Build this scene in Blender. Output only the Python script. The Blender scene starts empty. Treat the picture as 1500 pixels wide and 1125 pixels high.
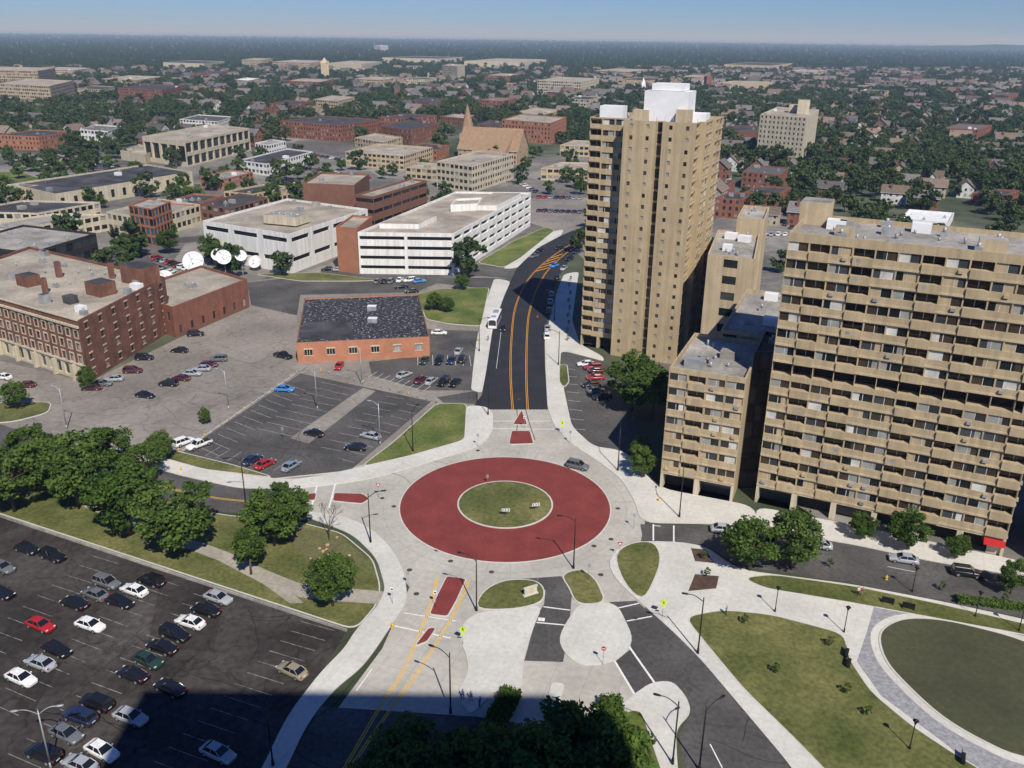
import bpy, math, random
import numpy as np
from mathutils import Vector, Matrix
from mathutils.geometry import tessellate_polygon
random.seed(7); np.random.seed(7)
CH=80.0; FP=1285.0
PT=math.atan(509.5/1285); RL=math.radians(.76)
R0=Vector((1,0,0)); U0=Vector((0,math.sin(PT),math.cos(PT))); FW=Vector((0,math.cos(PT),-math.sin(PT)))
RC=R0*math.cos(RL)+U0*math.sin(RL); UC=U0*math.cos(RL)-R0*math.sin(RL)
CAM=Vector((0,0,CH))
def G(u,v,z=0.0):
    "survey point (photo measurement) -> site plan coordinates in metres at level z"
    d=FW*FP+RC*(u-750)+UC*(562.5-v)
    t=(z-CH)/d.z
    q=CAM+d*t
    return Vector((q.x,q.y))
def proj(x,y,z):
    d=Vector((x,y,z))-CAM; k=d.dot(FW)
    if k<=0: return (-9999,9999)
    return (750+FP*d.dot(RC)/k, 562.5-FP*d.dot(UC)/k)
def hgt(P,vtop):
    lo,hi=0.0,79.0
    for _ in range(30):
        m=(lo+hi)/2
        if proj(P.x,P.y,m)[1]>vtop: lo=m
        else: hi=m
    return lo
# ---------------- materials
MATS={}
def mat(name,col,rough=.9,ns=.5,amt=.25,ns2=None,amt2=0,bump=0,spec=.3,metal=0,col2=None,joint=None,objrand=0,streak=False,patch=None):
    if name in MATS: return MATS[name]
    m=bpy.data.materials.new(name); m.use_nodes=True; nt=m.node_tree; N=nt.nodes; L=nt.links
    b=N["Principled BSDF"]; b.inputs["Roughness"].default_value=rough; b.inputs["Metallic"].default_value=metal
    b.inputs["Specular IOR Level"].default_value=spec
    geo=N.new("ShaderNodeNewGeometry")
    def noise(scale,det=4):
        n=N.new("ShaderNodeTexNoise"); n.inputs["Scale"].default_value=scale; n.inputs["Detail"].default_value=det
        L.new(geo.outputs["Position"],n.inputs["Vector"]); return n
    def mapr(src,a,c,f0=.3,f1=.7):
        r=N.new("ShaderNodeMapRange"); r.inputs["From Min"].default_value=f0; r.inputs["From Max"].default_value=f1
        r.inputs["To Min"].default_value=a; r.inputs["To Max"].default_value=c; L.new(src,r.inputs["Value"]); return r.outputs[0]
    n=noise(ns)
    if col2:
        mx=N.new("ShaderNodeMix"); mx.data_type='RGBA'
        L.new(mapr(n.outputs["Fac"],0,1),mx.inputs["Factor"]); mx.inputs["A"].default_value=(*col,1); mx.inputs["B"].default_value=(*col2,1)
        cur=mx.outputs["Result"]
    else:
        rgb=N.new("ShaderNodeRGB"); rgb.outputs[0].default_value=(*col,1); cur=rgb.outputs[0]
    def mul(cur,fac):
        v=N.new("ShaderNodeVectorMath"); v.operation='SCALE'; L.new(cur,v.inputs[0]); L.new(fac,v.inputs["Scale"]); return v.outputs[0]
    cur=mul(cur,mapr(n.outputs["Fac"],1-amt,1+amt))
    if ns2:
        n2=noise(ns2,3); cur=mul(cur,mapr(n2.outputs["Fac"],1-amt2,1+amt2))
    if patch:
        vo=N.new("ShaderNodeTexVoronoi"); vo.inputs["Scale"].default_value=patch[0]; L.new(geo.outputs["Position"],vo.inputs["Vector"])
        sx=N.new("ShaderNodeSeparateColor"); L.new(vo.outputs["Color"],sx.inputs[0]); cur=mul(cur,mapr(sx.outputs[0],1-patch[1],1+patch[1],0,1))
        v2=N.new("ShaderNodeTexVoronoi"); v2.feature='DISTANCE_TO_EDGE'; v2.inputs["Scale"].default_value=patch[0]*1.7
        wr=N.new("ShaderNodeVectorMath"); wr.operation='ADD'; L.new(geo.outputs["Position"],wr.inputs[0]); n5=noise(.25,4)
        sc=N.new("ShaderNodeVectorMath"); sc.operation='SCALE'; sc.inputs["Scale"].default_value=6; L.new(n5.outputs["Color"],sc.inputs[0]); L.new(sc.outputs[0],wr.inputs[1]); L.new(wr.outputs[0],v2.inputs["Vector"])
        cur=mul(cur,mapr(v2.outputs["Distance"],patch[2],1,0.0,.02))
    if streak:
        mp=N.new("ShaderNodeMapping"); mp.inputs["Scale"].default_value=(1.2,1.2,.06); L.new(geo.outputs["Position"],mp.inputs[0])
        n3=N.new("ShaderNodeTexNoise"); n3.inputs["Scale"].default_value=1; L.new(mp.outputs[0],n3.inputs["Vector"])
        cur=mul(cur,mapr(n3.outputs["Fac"],.82,1.1))
    if joint:
        br=N.new("ShaderNodeTexBrick"); mp=N.new("ShaderNodeMapping"); mp.inputs["Rotation"].default_value=(0,0,math.radians(joint[1]))
        L.new(geo.outputs["Position"],mp.inputs[0]); L.new(mp.outputs[0],br.inputs["Vector"])
        br.offset=0; br.inputs["Scale"].default_value=1; br.inputs["Brick Width"].default_value=joint[0]; br.inputs["Row Height"].default_value=joint[0]
        br.inputs["Mortar Size"].default_value=joint[2]; br.inputs["Color1"].default_value=(1,1,1,1); br.inputs["Color2"].default_value=(.965,.965,.96,1); br.inputs["Mortar"].default_value=(joint[3],joint[3],joint[3],1)
        v=N.new("ShaderNodeVectorMath"); v.operation='MULTIPLY'; L.new(cur,v.inputs[0]); L.new(br.outputs["Color"],v.inputs[1]); cur=v.outputs[0]
    if objrand:
        oi=N.new("ShaderNodeObjectInfo"); r=N.new("ShaderNodeMapRange"); r.inputs["To Min"].default_value=1-objrand; r.inputs["To Max"].default_value=1+objrand
        L.new(oi.outputs["Random"],r.inputs["Value"]); cur=mul(cur,r.outputs[0])
    L.new(cur,b.inputs["Base Color"])
    if bump:
        bp=N.new("ShaderNodeBump"); bp.inputs["Strength"].default_value=bump; nb=noise(3,6); L.new(nb.outputs["Fac"],bp.inputs["Height"]); L.new(bp.outputs[0],b.inputs["Normal"])
    MATS[name]=m; return m
def leafmat(name,col,col2,tr=.25):
    m=bpy.data.materials.new(name); m.use_nodes=True; nt=m.node_tree; N=nt.nodes; L=nt.links
    b=N["Principled BSDF"]; b.inputs["Roughness"].default_value=.75; b.inputs["Specular IOR Level"].default_value=.15
    geo=N.new("ShaderNodeNewGeometry"); n=N.new("ShaderNodeTexNoise"); n.inputs["Scale"].default_value=.6; n.inputs["Detail"].default_value=3
    L.new(geo.outputs["Position"],n.inputs["Vector"])
    mx=N.new("ShaderNodeMix"); mx.data_type='RGBA'; mx.inputs["A"].default_value=(*col,1); mx.inputs["B"].default_value=(*col2,1)
    oi=N.new("ShaderNodeObjectInfo"); ad=N.new("ShaderNodeMath"); ad.operation='ADD'; L.new(n.outputs["Fac"],ad.inputs[0]); L.new(oi.outputs["Random"],ad.inputs[1])
    r=N.new("ShaderNodeMapRange"); r.inputs["From Min"].default_value=.4; r.inputs["From Max"].default_value=1.5; L.new(ad.outputs[0],r.inputs["Value"]); L.new(r.outputs[0],mx.inputs["Factor"])
    L.new(mx.outputs["Result"],b.inputs["Base Color"])
    t=N.new("ShaderNodeBsdfTranslucent"); L.new(mx.outputs["Result"],t.inputs["Color"])
    ms=N.new("ShaderNodeMixShader"); ms.inputs[0].default_value=tr
    L.new(b.outputs[0],ms.inputs[1]); L.new(t.outputs[0],ms.inputs[2]); L.new(ms.outputs[0],N["Material Output"].inputs[0])
    MATS[name]=m; return m
CONC=mat("concrete_walk",(.60,.58,.525),ns=.12,amt=.10,ns2=1.4,amt2=.08,joint=(3.0,24,.022,.80))
RCONC=mat("concrete_road",(.45,.425,.37),ns=.10,amt=.15,ns2=1.1,amt2=.09,joint=(4.5,20,.04,.74))
KERB=mat("kerb_concrete",(.56,.54,.49),ns=1,amt=.1)
ASPH=mat("asphalt_new",(.027,.028,.033),ns=.2,amt=.2,ns2=4,amt2=.15)
ASPM=mat("asphalt_worn",(.090,.086,.081),ns=.1,amt=.3,ns2=1.5,amt2=.2,patch=(.07,.12,.75))
ASPL=mat("asphalt_old",(.245,.22,.19),ns=.05,amt=.22,ns2=.8,amt2=.13,patch=(.045,.10,.72))
ASPD=mat("asphalt_lot",(.047,.041,.037),ns=.08,amt=.5,ns2=1.0,amt2=.3,patch=(.06,.25,.55))
REDP=mat("red_paver",(.205,.042,.036),ns=.25,amt=.14,ns2=5,amt2=.2)
GRASS=mat("grass",(.08,.105,.024),ns=.10,amt=.22,ns2=1.6,amt2=.28,col2=(.165,.15,.055),bump=.4)
GRASS2=mat("grass_green",(.085,.135,.024),ns=.12,amt=.22,ns2=1.8,amt2=.28,col2=(.16,.16,.05),bump=.4)
POND=mat("grass_oval",(.066,.070,.036),ns=.07,amt=.2,ns2=1.4,amt2=.15)
SOIL=mat("mulch",(.09,.055,.04),ns=1,amt=.3)
DRYG=mat("dry_garden",(.18,.15,.075),ns=.5,amt=.3,ns2=3,amt2=.3,col2=(.09,.11,.035))
PAV=mat("grey_paver",(.30,.30,.31),ns=2,amt=.25,ns2=6,amt2=.2)
WHT=mat("paint_white",(.78,.78,.76),ns=3,amt=.15)
YEL=mat("paint_yellow",(.78,.45,.03),ns=3,amt=.15)
ORG=mat("paint_orange",(.78,.34,.03),ns=3,amt=.15)
JNT=mat("joint_dark",(.33,.31,.27),ns=1)
SEAL=mat("crack_sealant",(.018,.017,.017),ns=1)
IRON=mat("cast_iron",(.07,.06,.055))
TAN=mat("tan_brick",(.44,.345,.215),ns=.3,amt=.08,ns2=5,amt2=.1,streak=True)
TAN2=mat("tan_brick_light",(.50,.40,.26),ns=.3,amt=.08,ns2=5,amt2=.08,streak=True)
WALLW=mat("white_concrete",(.74,.73,.70),ns=.2,amt=.05,streak=True)
BRK=mat("red_brick",(.235,.10,.065),ns=.4,amt=.15,ns2=6,amt2=.15,streak=True)
BRW=mat("weathered_brick",(.185,.085,.058),ns=.35,amt=.28,ns2=5,amt2=.22,streak=True)
BRO=mat("orange_brick",(.34,.15,.085),ns=.4,amt=.12,ns2=6,amt2=.15)
BRB=mat("brown_brick",(.19,.095,.062),ns=.4,amt=.12,ns2=6,amt2=.12)
LIME=mat("limestone",(.54,.475,.35),ns=.4,amt=.1,streak=True)
STONE=mat("sandstone",(.40,.28,.17),ns=.4,amt=.2)
RGRY=mat("roof_gravel",(.31,.29,.26),ns=.12,amt=.3,ns2=1.2,amt2=.2,patch=(.12,.15,.75))
RTAN=mat("roof_tan",(.37,.325,.26),ns=.10,amt=.3,ns2=1.2,amt2=.15,patch=(.1,.12,.8))
RDRK=mat("roof_tar",(.06,.06,.063),ns=.2,amt=.4,ns2=2,amt2=.2,patch=(.12,.25,.8))
RWHT=mat("roof_white",(.75,.75,.76),ns=.3,amt=.08)
RSH=mat("roof_shingle",(.14,.13,.125),ns=1,amt=.2,objrand=.4)
RSH2=mat("roof_shingle_brown",(.19,.14,.11),ns=1,amt=.2,objrand=.3)
METL=mat("metal_grey",(.35,.36,.37),rough=.5,metal=.3)
BLK=mat("black_metal",(.015,.015,.017),rough=.45)
GL1=mat("glass_dark",(.012,.015,.018),rough=.12,spec=.6,amt=0)
GL2=mat("glass_mid",(.05,.055,.06),rough=.15,spec=.6,amt=.2)
GL3=mat("glass_curtain",(.28,.28,.26),rough=.3,spec=.5,amt=.2)
GL4=mat("glass_brown",(.055,.038,.028),rough=.2,spec=.5,amt=.3)
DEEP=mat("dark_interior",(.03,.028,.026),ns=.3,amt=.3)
FRM=mat("window_frame",(.55,.54,.5))
BARK=mat("bark",(.10,.075,.055),ns=3,amt=.3)
LF=[leafmat("leaf_a",(.075,.135,.022),(.12,.19,.038),.3),leafmat("leaf_b",(.036,.076,.016),(.07,.115,.026),.3),leafmat("leaf_far",(.042,.078,.022),(.095,.13,.038),.2),leafmat("leaf_far_dark",(.028,.054,.02),(.06,.085,.03),.15)]
# ---------------- mesh builder
class MB:
    def __init__(s): s.v=[]; s.f=[]; s.m=[]; s.ms=[]; s.sm=[]
    def mi(s,m):
        if m not in s.ms: s.ms.append(m)
        return s.ms.index(m)
    def face(s,pts,m,smooth=False):
        i=len(s.v); s.v+= [tuple(p) for p in pts]; s.f.append(tuple(range(i,i+len(pts)))); s.m.append(s.mi(m)); s.sm.append(smooth)
    def grid(s,rings,m,closed=True,cap=False,smooth=True):
        i=len(s.v); n=len(rings[0])
        for r in rings: s.v+=[tuple(p) for p in r]
        for a in range(len(rings)-1):
            for b in range(n if closed else n-1):
                c=(b+1)%n
                s.f.append((i+a*n+b,i+a*n+c,i+(a+1)*n+c,i+(a+1)*n+b)); s.m.append(s.mi(m)); s.sm.append(smooth)
        if cap:
            s.f.append(tuple(i+b for b in range(n))[::-1]); s.m.append(s.mi(m)); s.sm.append(False)
            k=i+(len(rings)-1)*n; s.f.append(tuple(k+b for b in range(n))); s.m.append(s.mi(m)); s.sm.append(False)
    def poly(s,pts,z,m):
        i=len(s.v); s.v+=[(p[0],p[1],z) for p in pts]
        for t in tessellate_polygon([[Vector((p[0],p[1],0)) for p in pts]]):
            a,b,c=[pts[k] for k in t]
            ar=(b[0]-a[0])*(c[1]-a[1])-(b[1]-a[1])*(c[0]-a[0])
            if abs(ar)<1e-9: continue
            if ar<0: t=t[::-1]
            s.f.append(tuple(i+k for k in t)); s.m.append(s.mi(m)); s.sm.append(False)
    def prism(s,pts,z0,z1,m,mt=None):
        n=len(pts); s.poly(pts,z1,mt or m)
        for k in range(n):
            a=pts[k]; b=pts[(k+1)%n]; s.face([(a[0],a[1],z0),(b[0],b[1],z0),(b[0],b[1],z1),(a[0],a[1],z1)],m)
    def box(s,c,sz,m,ang=0,mt=None):
        ca,sa=math.cos(ang),math.sin(ang); hx,hy=sz[0]/2,sz[1]/2
        pts=[(c[0]+x*ca-y*sa,c[1]+x*sa+y*ca) for x,y in ((-hx,-hy),(hx,-hy),(hx,hy),(-hx,hy))]
        s.prism(pts,c[2],c[2]+sz[2],m,mt)
    def tube(s,p0,p1,r0,r1,m,n=8,cap=True):
        p0=Vector(p0);p1=Vector(p1); d=(p1-p0).normalized(); a=d.orthogonal().normalized(); b=d.cross(a)
        rg=[[p+(a*math.cos(t)+b*math.sin(t))*r for t in [2*math.pi*k/n for k in range(n)]] for p,r in ((p0,r0),(p1,r1))]
        s.grid(rg,m,cap=cap)
    def mesh(s,name):
        me=bpy.data.meshes.new(name); me.from_pydata(s.v,[],s.f)
        for m in s.ms: me.materials.append(m)
        me.polygons.foreach_set("material_index",s.m); me.polygons.foreach_set("use_smooth",s.sm); me.update(); return me
    def obj(s,name,loc=(0,0,0),rot=0,sc=1):
        return put(s.mesh(name),name,loc,rot,sc)
def put(me,name,loc=(0,0,0),rot=0,sc=1):
    o=bpy.data.objects.new(name,me); bpy.context.scene.collection.objects.link(o)
    o.location=loc; o.rotation_euler=(0,0,rot); o.scale=(sc,sc,sc) if not isinstance(sc,tuple) else sc
    return o
def cat(pts,n=4,closed=True):
    out=[]; N=len(pts)
    rng=range(N) if closed else range(N-1)
    for i in rng:
        if closed: p=[pts[(i+k)%N] for k in (-1,0,1,2)]
        else: p=[pts[max(0,min(N-1,i+k))] for k in (-1,0,1,2)]
        for j in range(n):
            t=j/n
            out.append(Vector([.5*((2*p[1][k])+(-p[0][k]+p[2][k])*t+(2*p[0][k]-5*p[1][k]+4*p[2][k]-p[3][k])*t*t+(-p[0][k]+3*p[1][k]-3*p[2][k]+p[3][k])*t**3) for k in (0,1)]))
    if not closed: out.append(Vector(pts[-1]))
    return out
def area(p): return sum(p[i][0]*p[(i+1)%len(p)][1]-p[(i+1)%len(p)][0]*p[i][1] for i in range(len(p)))/2
def offs(pts,d):
    if area(pts)<0: pts=pts[::-1]
    n=len(pts); out=[]
    for i in range(n):
        a=Vector(pts[i-1][:2]);b=Vector(pts[i][:2]);c=Vector(pts[(i+1)%n][:2])
        e1=(b-a).normalized() if (b-a).length>1e-6 else Vector((1,0)); e2=(c-b).normalized() if (c-b).length>1e-6 else e1
        n1=Vector((e1.y,-e1.x)); n2=Vector((e2.y,-e2.x)); q=n1+n2
        if q.length<.2: q=n1
        q.normalize(); k=d/max(.5,q.dot(n1)); out.append(b+q*k)
    return out
def rounded(pts,r=1.2):
    "soften polygon corners with a short arc"
    n=len(pts); out=[]
    for i in range(n):
        a=Vector(pts[i-1][:2]);b=Vector(pts[i][:2]);c=Vector(pts[(i+1)%n][:2])
        u=a-b; w=c-b; lu,lw=u.length,w.length
        if lu<1e-4 or lw<1e-4: continue
        k=min(r*2,lu*.45,lw*.45); p=b+u/lu*k; q=b+w/lw*k
        for t in (0,.25,.5,.75,1): out.append(p*(1-t)**2+b*2*t*(1-t)+q*t*t)
    return out
EXCL=[]
def W(px,z=0): return [G(u,v,z) for u,v in px]
def sheet(name,px,z,m,smooth=False,excl=False,world=False):
    pts=px if world else W(px)
    if smooth: pts=cat(pts)
    mb=MB(); mb.poly(pts,z,m)
    if excl: EXCL.append(pts)
    return mb.obj(name)
def slab(name,px,z,m,smooth=False,kerb=True,world=False):
    pts=px if world else W(px)
    if smooth: pts=cat(pts)
    else: pts=rounded(pts,1.6)
    if area(pts)<0: pts=pts[::-1]
    mb=MB(); mb.prism(pts,0,z,KERB if kerb else m,m); return mb.obj(name)
def lawn(px,m=GRASS,smooth=True,z=.17,k=.22,name="lawn"):
    pts=W(px)
    if smooth: pts=cat(pts)
    else: pts=rounded(pts,1.0)
    if area(pts)<0: pts=pts[::-1]
    mb=MB(); mb.prism(offs(pts,k),0,z-.006,KERB,KERB); mb.prism(pts,z-.003,z,m,m); mb.obj(name)
def ribbon(mb,pts,w,z,m):
    n=len(pts); L=[];R=[]
    for i in range(n):
        a=Vector(pts[max(0,i-1)]); c=Vector(pts[min(n-1,i+1)]); d=(c-a).normalized(); q=Vector((-d.y,d.x))*(w/2); b=Vector(pts[i])
        L.append(b+q);R.append(b-q)
    for i in range(n-1):
        mb.face([(*R[i],z),(*R[i+1],z),(*L[i+1],z),(*L[i],z)],m)
def dashed(mb,pts,w,z,m,on,off):
    for i in range(len(pts)-1):
        a=Vector(pts[i]);b=Vector(pts[i+1]); L=(b-a).length; t=0
        while t<L:
            e=min(L,t+on); ribbon(mb,[a+(b-a)*t/L,a+(b-a)*e/L],w,z,m); t+=on+off
# ---------------- ground
GB=mat("city_ground",(.05,.072,.028),ns=.012,amt=.3,ns2=.07,amt2=.35,col2=(.10,.105,.07))
mb=MB(); S=60000; mb.face([(-S,-S/4,0),(S,-S/4,0),(S,S,0),(-S,S,0)],GB); mb.obj("ground")
CITY=mat("city_pavement",(.18,.168,.15),ns=.018,amt=.4,ns2=.25,amt2=.2,patch=(.02,.35,.8))
sheet("city_pavement",[(-300,600),(-300,225),(180,222),(410,190),(660,240),(860,225),(1040,262),(1150,300),(1200,330),(1600,345),(1700,900),(1200,760),(1000,640),(900,420),(800,330),(700,400),(400,400),(150,540)],.004,CITY)
sheet("parking_lot_pavement",[(-160,640),(-160,490),(130,560),(258,497),(365,450),(362,412),(470,398),(745,405),(735,435),(722,480),(712,545),(705,600),(683,645),(522,690),(430,714),(160,665),(60,640)],.010,ASPL)
sheet("parking_lot_pavement",[(362,414),(470,402),(748,408),(728,425),(640,415),(610,428),(440,432),(435,462),(368,447)],.016,ASPM)
sheet("parking_lot_pavement",[(625,482),(700,485),(694,572),(620,572),(545,550),(540,530),(629,520)],.016,ASPM)
sheet("parking_lot_pavement",[(440,547),(632,588),(512,690),(400,700),(268,662)],.016,ASPM)
sheet("parking_lot_pavement",[(532,568),(550,573),(452,650),(425,642)],.022,ASPL)
sheet("parking_lot_pavement",[(822,514),(885,530),(905,548),(930,600),(935,665),(872,655),(840,628),(830,590)],.016,ASPM)
sheet("parking_lot_pavement",[(-300,660),(0,757),(508,925),(470,985),(420,1050),(380,1125),(250,1350),(-300,1350)],.012,ASPD)
# roundabout + approaches
sheet("roundabout_road",[(690,600),(815,600),(850,650),(900,690),(945,765),(930,830),(945,890),(1000,1010),(930,1125),(930,1350),(300,1350),(430,1125),(560,950),(600,860),(520,770),(425,750),(425,705),(600,665)],.014,RCONC)
C=G(740,738.5)
def circ(c,r,n=96): return [Vector((c.x+r*math.cos(2*math.pi*k/n),c.y+r*math.sin(2*math.pi*k/n))) for k in range(n)]
RR=19.2; RI=8.5; RO=25.0
RCN2=mat("concrete_ring",(.45,.425,.37),ns=.10,amt=.15,ns2=1.1,amt2=.1)
mb=MB(); mb.poly(circ(C,RO),.020,RCN2); 
for k in range(36):
    t=2*math.pi*k/36+.05; d=Vector((math.cos(t),math.sin(t))); ribbon(mb,[C+d*RR,C+d*RO],.07,.026,JNT)
ribbon(mb,[Vector(p) for p in circ(C,22.2)+[circ(C,22.2)[0]]],.07,.030,JNT)
mb.obj("roundabout_road")
mb=MB(); mb.prism(circ(C,RR+.25),0,.06,KERB,KERB); mb.prism(circ(C,RR),.05,.075,REDP,REDP)
mb.obj("red_brick_apron")
mb=MB(); mb.prism(circ(C,RI+.3),0,.2,KERB,KERB); mb.prism(circ(C,RI),.19,.22,GRASS,GRASS); mb.obj("central_island_lawn")
# roads
nl=[(690,600),(706,578),(712,545),(722,480),(738,435),(748,412),(757,393),(770,380),(790,362),(822,345),(838,338),(880,325)]
nr=[(900,345),(862,352),(845,366),(832,385),(820,402),(812,425),(803,460),(797,500),(798,540),(802,600)]
sheet("north_road",W(nl)+W(nr),.024,ASPH,world=True)
sheet("cross_street",[(470,392),(560,400),(700,388),(757,392),(750,408),(700,404),(560,410),(470,402)],.018,ASPM)
sheet("cross_street",[(640,582),(700,572),(700,592),(650,590)],.020,ASPM)
sheet("cross_street",[(700,330),(775,326),(830,345),(880,330),(880,290),(780,290)],.018,ASPL)
sheet("cross_street",[(130,372),(200,352),(300,345),(300,352),(205,362),(240,400),(300,398),(300,408),(225,412)],.018,ASPM)
sheet("west_road",[(430,716),(350,716),(260,696),(160,663),(60,640),(-200,560),(-200,640),(60,695),(150,712),(250,738),(340,752),(440,748)],.024,ASPM)
sheet("east_road",[(938,768),(1000,770),(1060,770),(1110,776),(1250,798),(1360,822),(1500,846),(1700,880),(1700,960),(1500,905),(1380,880),(1250,855),(1120,835),(1085,832),(1040,802),(1000,795),(942,793)],.024,ASPM)
sheet("southeast_road",[(893,882),(932,880),(985,925),(1025,965),(1080,1030),(1160,1125),(1230,1220),(1030,1220),(1000,1125),(995,1075),(1013,1045),(1005,1022),(975,998),(945,1005),(930,1018),(900,970),(925,950),(915,915)],.024,ASPM)
sheet("south_road",[(470,1035),(700,1050),(760,1060),(700,1350),(280,1350),(420,1125)],.024,ASPM)
sheet("plaza_drive",[(765,848),(822,844),(838,868),(835,905),(825,970),(768,968),(785,905),(797,885),(799,865)],.024,ASPM)
# slabs
slab("sidewalk",[(158,655),(190,656),(265,678),(340,694),(400,702),(450,702),(522,686),(600,670),(650,655),(681,643),(683,594),(712,596),(722,605),(722,632),(708,652),(660,668),(600,686),(545,701),(500,709),(430,716),(350,716),(260,696),(200,678),(158,663)],.14,CONC)
slab("sidewalk",[(690,572),(706,576),(712,545),(722,480),(738,435),(748,412),(724,408),(708,455),(698,500),(693,540)],.14,CONC)
slab("sidewalk",[(736,394),(762,378),(808,340),(826,336),(822,345),(790,362),(770,380),(757,393)],.14,CONC)
slab("sidewalk",[(802,598),(799,540),(798,500),(807,460),(815,430),(826,402),(848,398),(842,440),(838,470),(850,505),(882,522),(886,530),(822,513),(820,540),(830,590),(838,626),(870,655),(912,660),(945,690),(967,716),(1105,742),(1112,776),(1050,768),(938,766),(930,735),(908,700),(870,672),(835,650),(812,625)],.14,CONC)
slab("sidewalk",[(1105,742),(1250,770),(1460,815),(1700,868),(1700,880),(1500,846),(1360,822),(1250,798),(1112,776)],.141,CONC)
slab("plaza",[(942,793),(1000,795),(1035,802),(1080,835),(1250,857),(1380,882),(1500,908),(1700,960),(1700,1260),(1250,1260),(1160,1125),(1080,1030),(1025,965),(985,925),(940,885),(902,850),(890,825),(905,803)],.14,CONC)
slab("sidewalk",[(425,748),(500,755),(545,775),(575,805),(593,840),(597,880),(578,910),(548,955),(528,980),(490,1010),(450,1060),(420,1125),(330,1300),(280,1300),(385,1125),(420,1050),(470,985),(505,950),(520,925),(552,890),(565,865),(552,818),(515,782),(455,760)],.14,CONC)
slab("plaza",[(690,900),(740,893),(796,886),(783,915),(766,970),(764,1010),(740,998),(712,1025),(690,1050),(668,1018),(687,985),(682,955),(668,930)],.14,CONC)
slab("plaza",[(838,900),(855,886),(898,886),(916,910),(925,940),(905,965),(860,975),(832,962),(820,935)],.14,CONC,smooth=True)
slab("plaza",[(925,1020),(955,1000),(985,998),(1006,1022),(1013,1045),(990,1068),(992,1125),(1010,1250),(900,1250),(880,1060)],.14,CONC)
slab("concrete_median",[(808,1000),(828,1002),(812,1052),(795,1050)],.14,CONC)
# lawns
lawn([(640,592),(683,592),(680,645),(600,668),(530,684),(575,650)],GRASS2,False)
lawn([(185,656),(230,655),(340,682),(400,700),(300,688)],GRASS,False,.18)
lawn([(610,432),(640,424),(716,422),(704,478),(660,475),(625,468)],GRASS2,False)
lawn([(700,385),(755,352),(800,333),(812,338),(762,378),(738,392)],GRASS2,False)
lawn([(375,402),(470,400),(560,411),(520,412),(440,412)],GRASS,False)
lawn([(820,535),(830,535),(833,560),(826,568),(820,560)],GRASS,False)
lawn([(702,890),(712,866),(742,852),(780,852),(795,864),(790,882),(750,892)],GRASS)
lawn([(822,843),(852,834),(872,850),(887,884),(845,886),(835,862)],GRASS,False)
lawn([(904,815),(925,798),(955,797),(966,818),(958,848),(940,875),(915,852)],GRASS,True)
lawn([(-200,690),(60,702),(150,718),(250,743),(340,757),(430,764),(500,782),(545,820),(556,860),(552,885),(520,922),(0,752)],GRASS,False,.12)
lawn([(1004,905),(1060,895),(1130,902),(1236,930),(1242,965),(1275,1015),(1335,1065),(1400,1108),(1470,1150),(1230,1150),(1160,1078),(1090,1010),(1040,950)],GRASS,False)
lawn([(1090,848),(1130,843),(1250,860),(1380,887),(1500,915),(1600,940),(1600,952),(1500,930),(1300,893),(1240,882),(1120,862)],GRASS,False)
lawn([(905,1048),(938,1040),(975,1150),(920,1250),(895,1150)],GRASS2,False)
lawn([(0,590),(75,590),(70,605),(20,618),(-40,622)],GRASS,False)
lawn([(-60,252),(30,252),(60,262),(20,272),(-60,275)],GRASS2,False)
PW=mat("path_worn",(.34,.31,.25),ns=.2,amt=.18,ns2=1.5,amt2=.15)
sheet("garden_path",[(120,742),(150,741),(250,780),(330,808),(395,838),(440,856),(568,868),(558,886),(470,880),(440,876),(385,856),(320,822),(235,790)],.132,PW)
sheet("garden_path",[(385,856),(405,850),(445,884),(425,885)],.128,PW)
sheet("garden_bed",[(385,768),(430,770),(500,787),(533,815),(528,832),(470,826),(425,800)],.128,DRYG)
sheet("tree_bed",[(1012,804),(1034,806),(1046,826),(1018,823)],.150,SOIL)
sheet("tree_bed",[(1018,842),(1053,845),(1049,863),(1008,867)],.150,SOIL)
ov=[(1290,938),(1300,920),(1330,909),(1380,911),(1440,924),(1500,942),(1600,985),(1650,1060),(1610,1125),(1500,1110),(1440,1086),(1380,1050),(1330,1005),(1300,970)]
ovw=cat(W(ov))
sheet("paver_plaza",[(1280,890),(1400,903),(1500,930),(1700,985),(1700,1200),(1500,1200),(1390,1095),(1290,1020),(1255,970),(1270,925)],.150,PAV)
sheet("paver_ring",offs(ovw,1.4),.165,CONC,world=True)
mb=MB(); mb.prism(offs(ovw,.3),.1,.25,KERB,KERB); mb.prism(ovw,.1,.27,POND,POND); mb.obj("oval_lawn")
# splitter islands
for px in ([(764,602),(772,622),(752,622)],[(750,632),(776,632),(781,650),(746,651)],[(655,845),(682,849),(668,880),(655,903),(630,900),(640,875)],[(628,921),(638,921),(625,940),(609,946)],[(490,723),(530,724),(541,731),(530,738),(488,734)],[(452,724),(463,723),(461,733),(448,733)]):
    pts=rounded(W(px),.25)
    if area(pts)<0: pts=pts[::-1]
    mb=MB(); mb.prism(offs(pts,.2),0,.12,KERB,KERB); mb.prism(pts,.1,.14,REDP,REDP); mb.obj("splitter_island")
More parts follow.
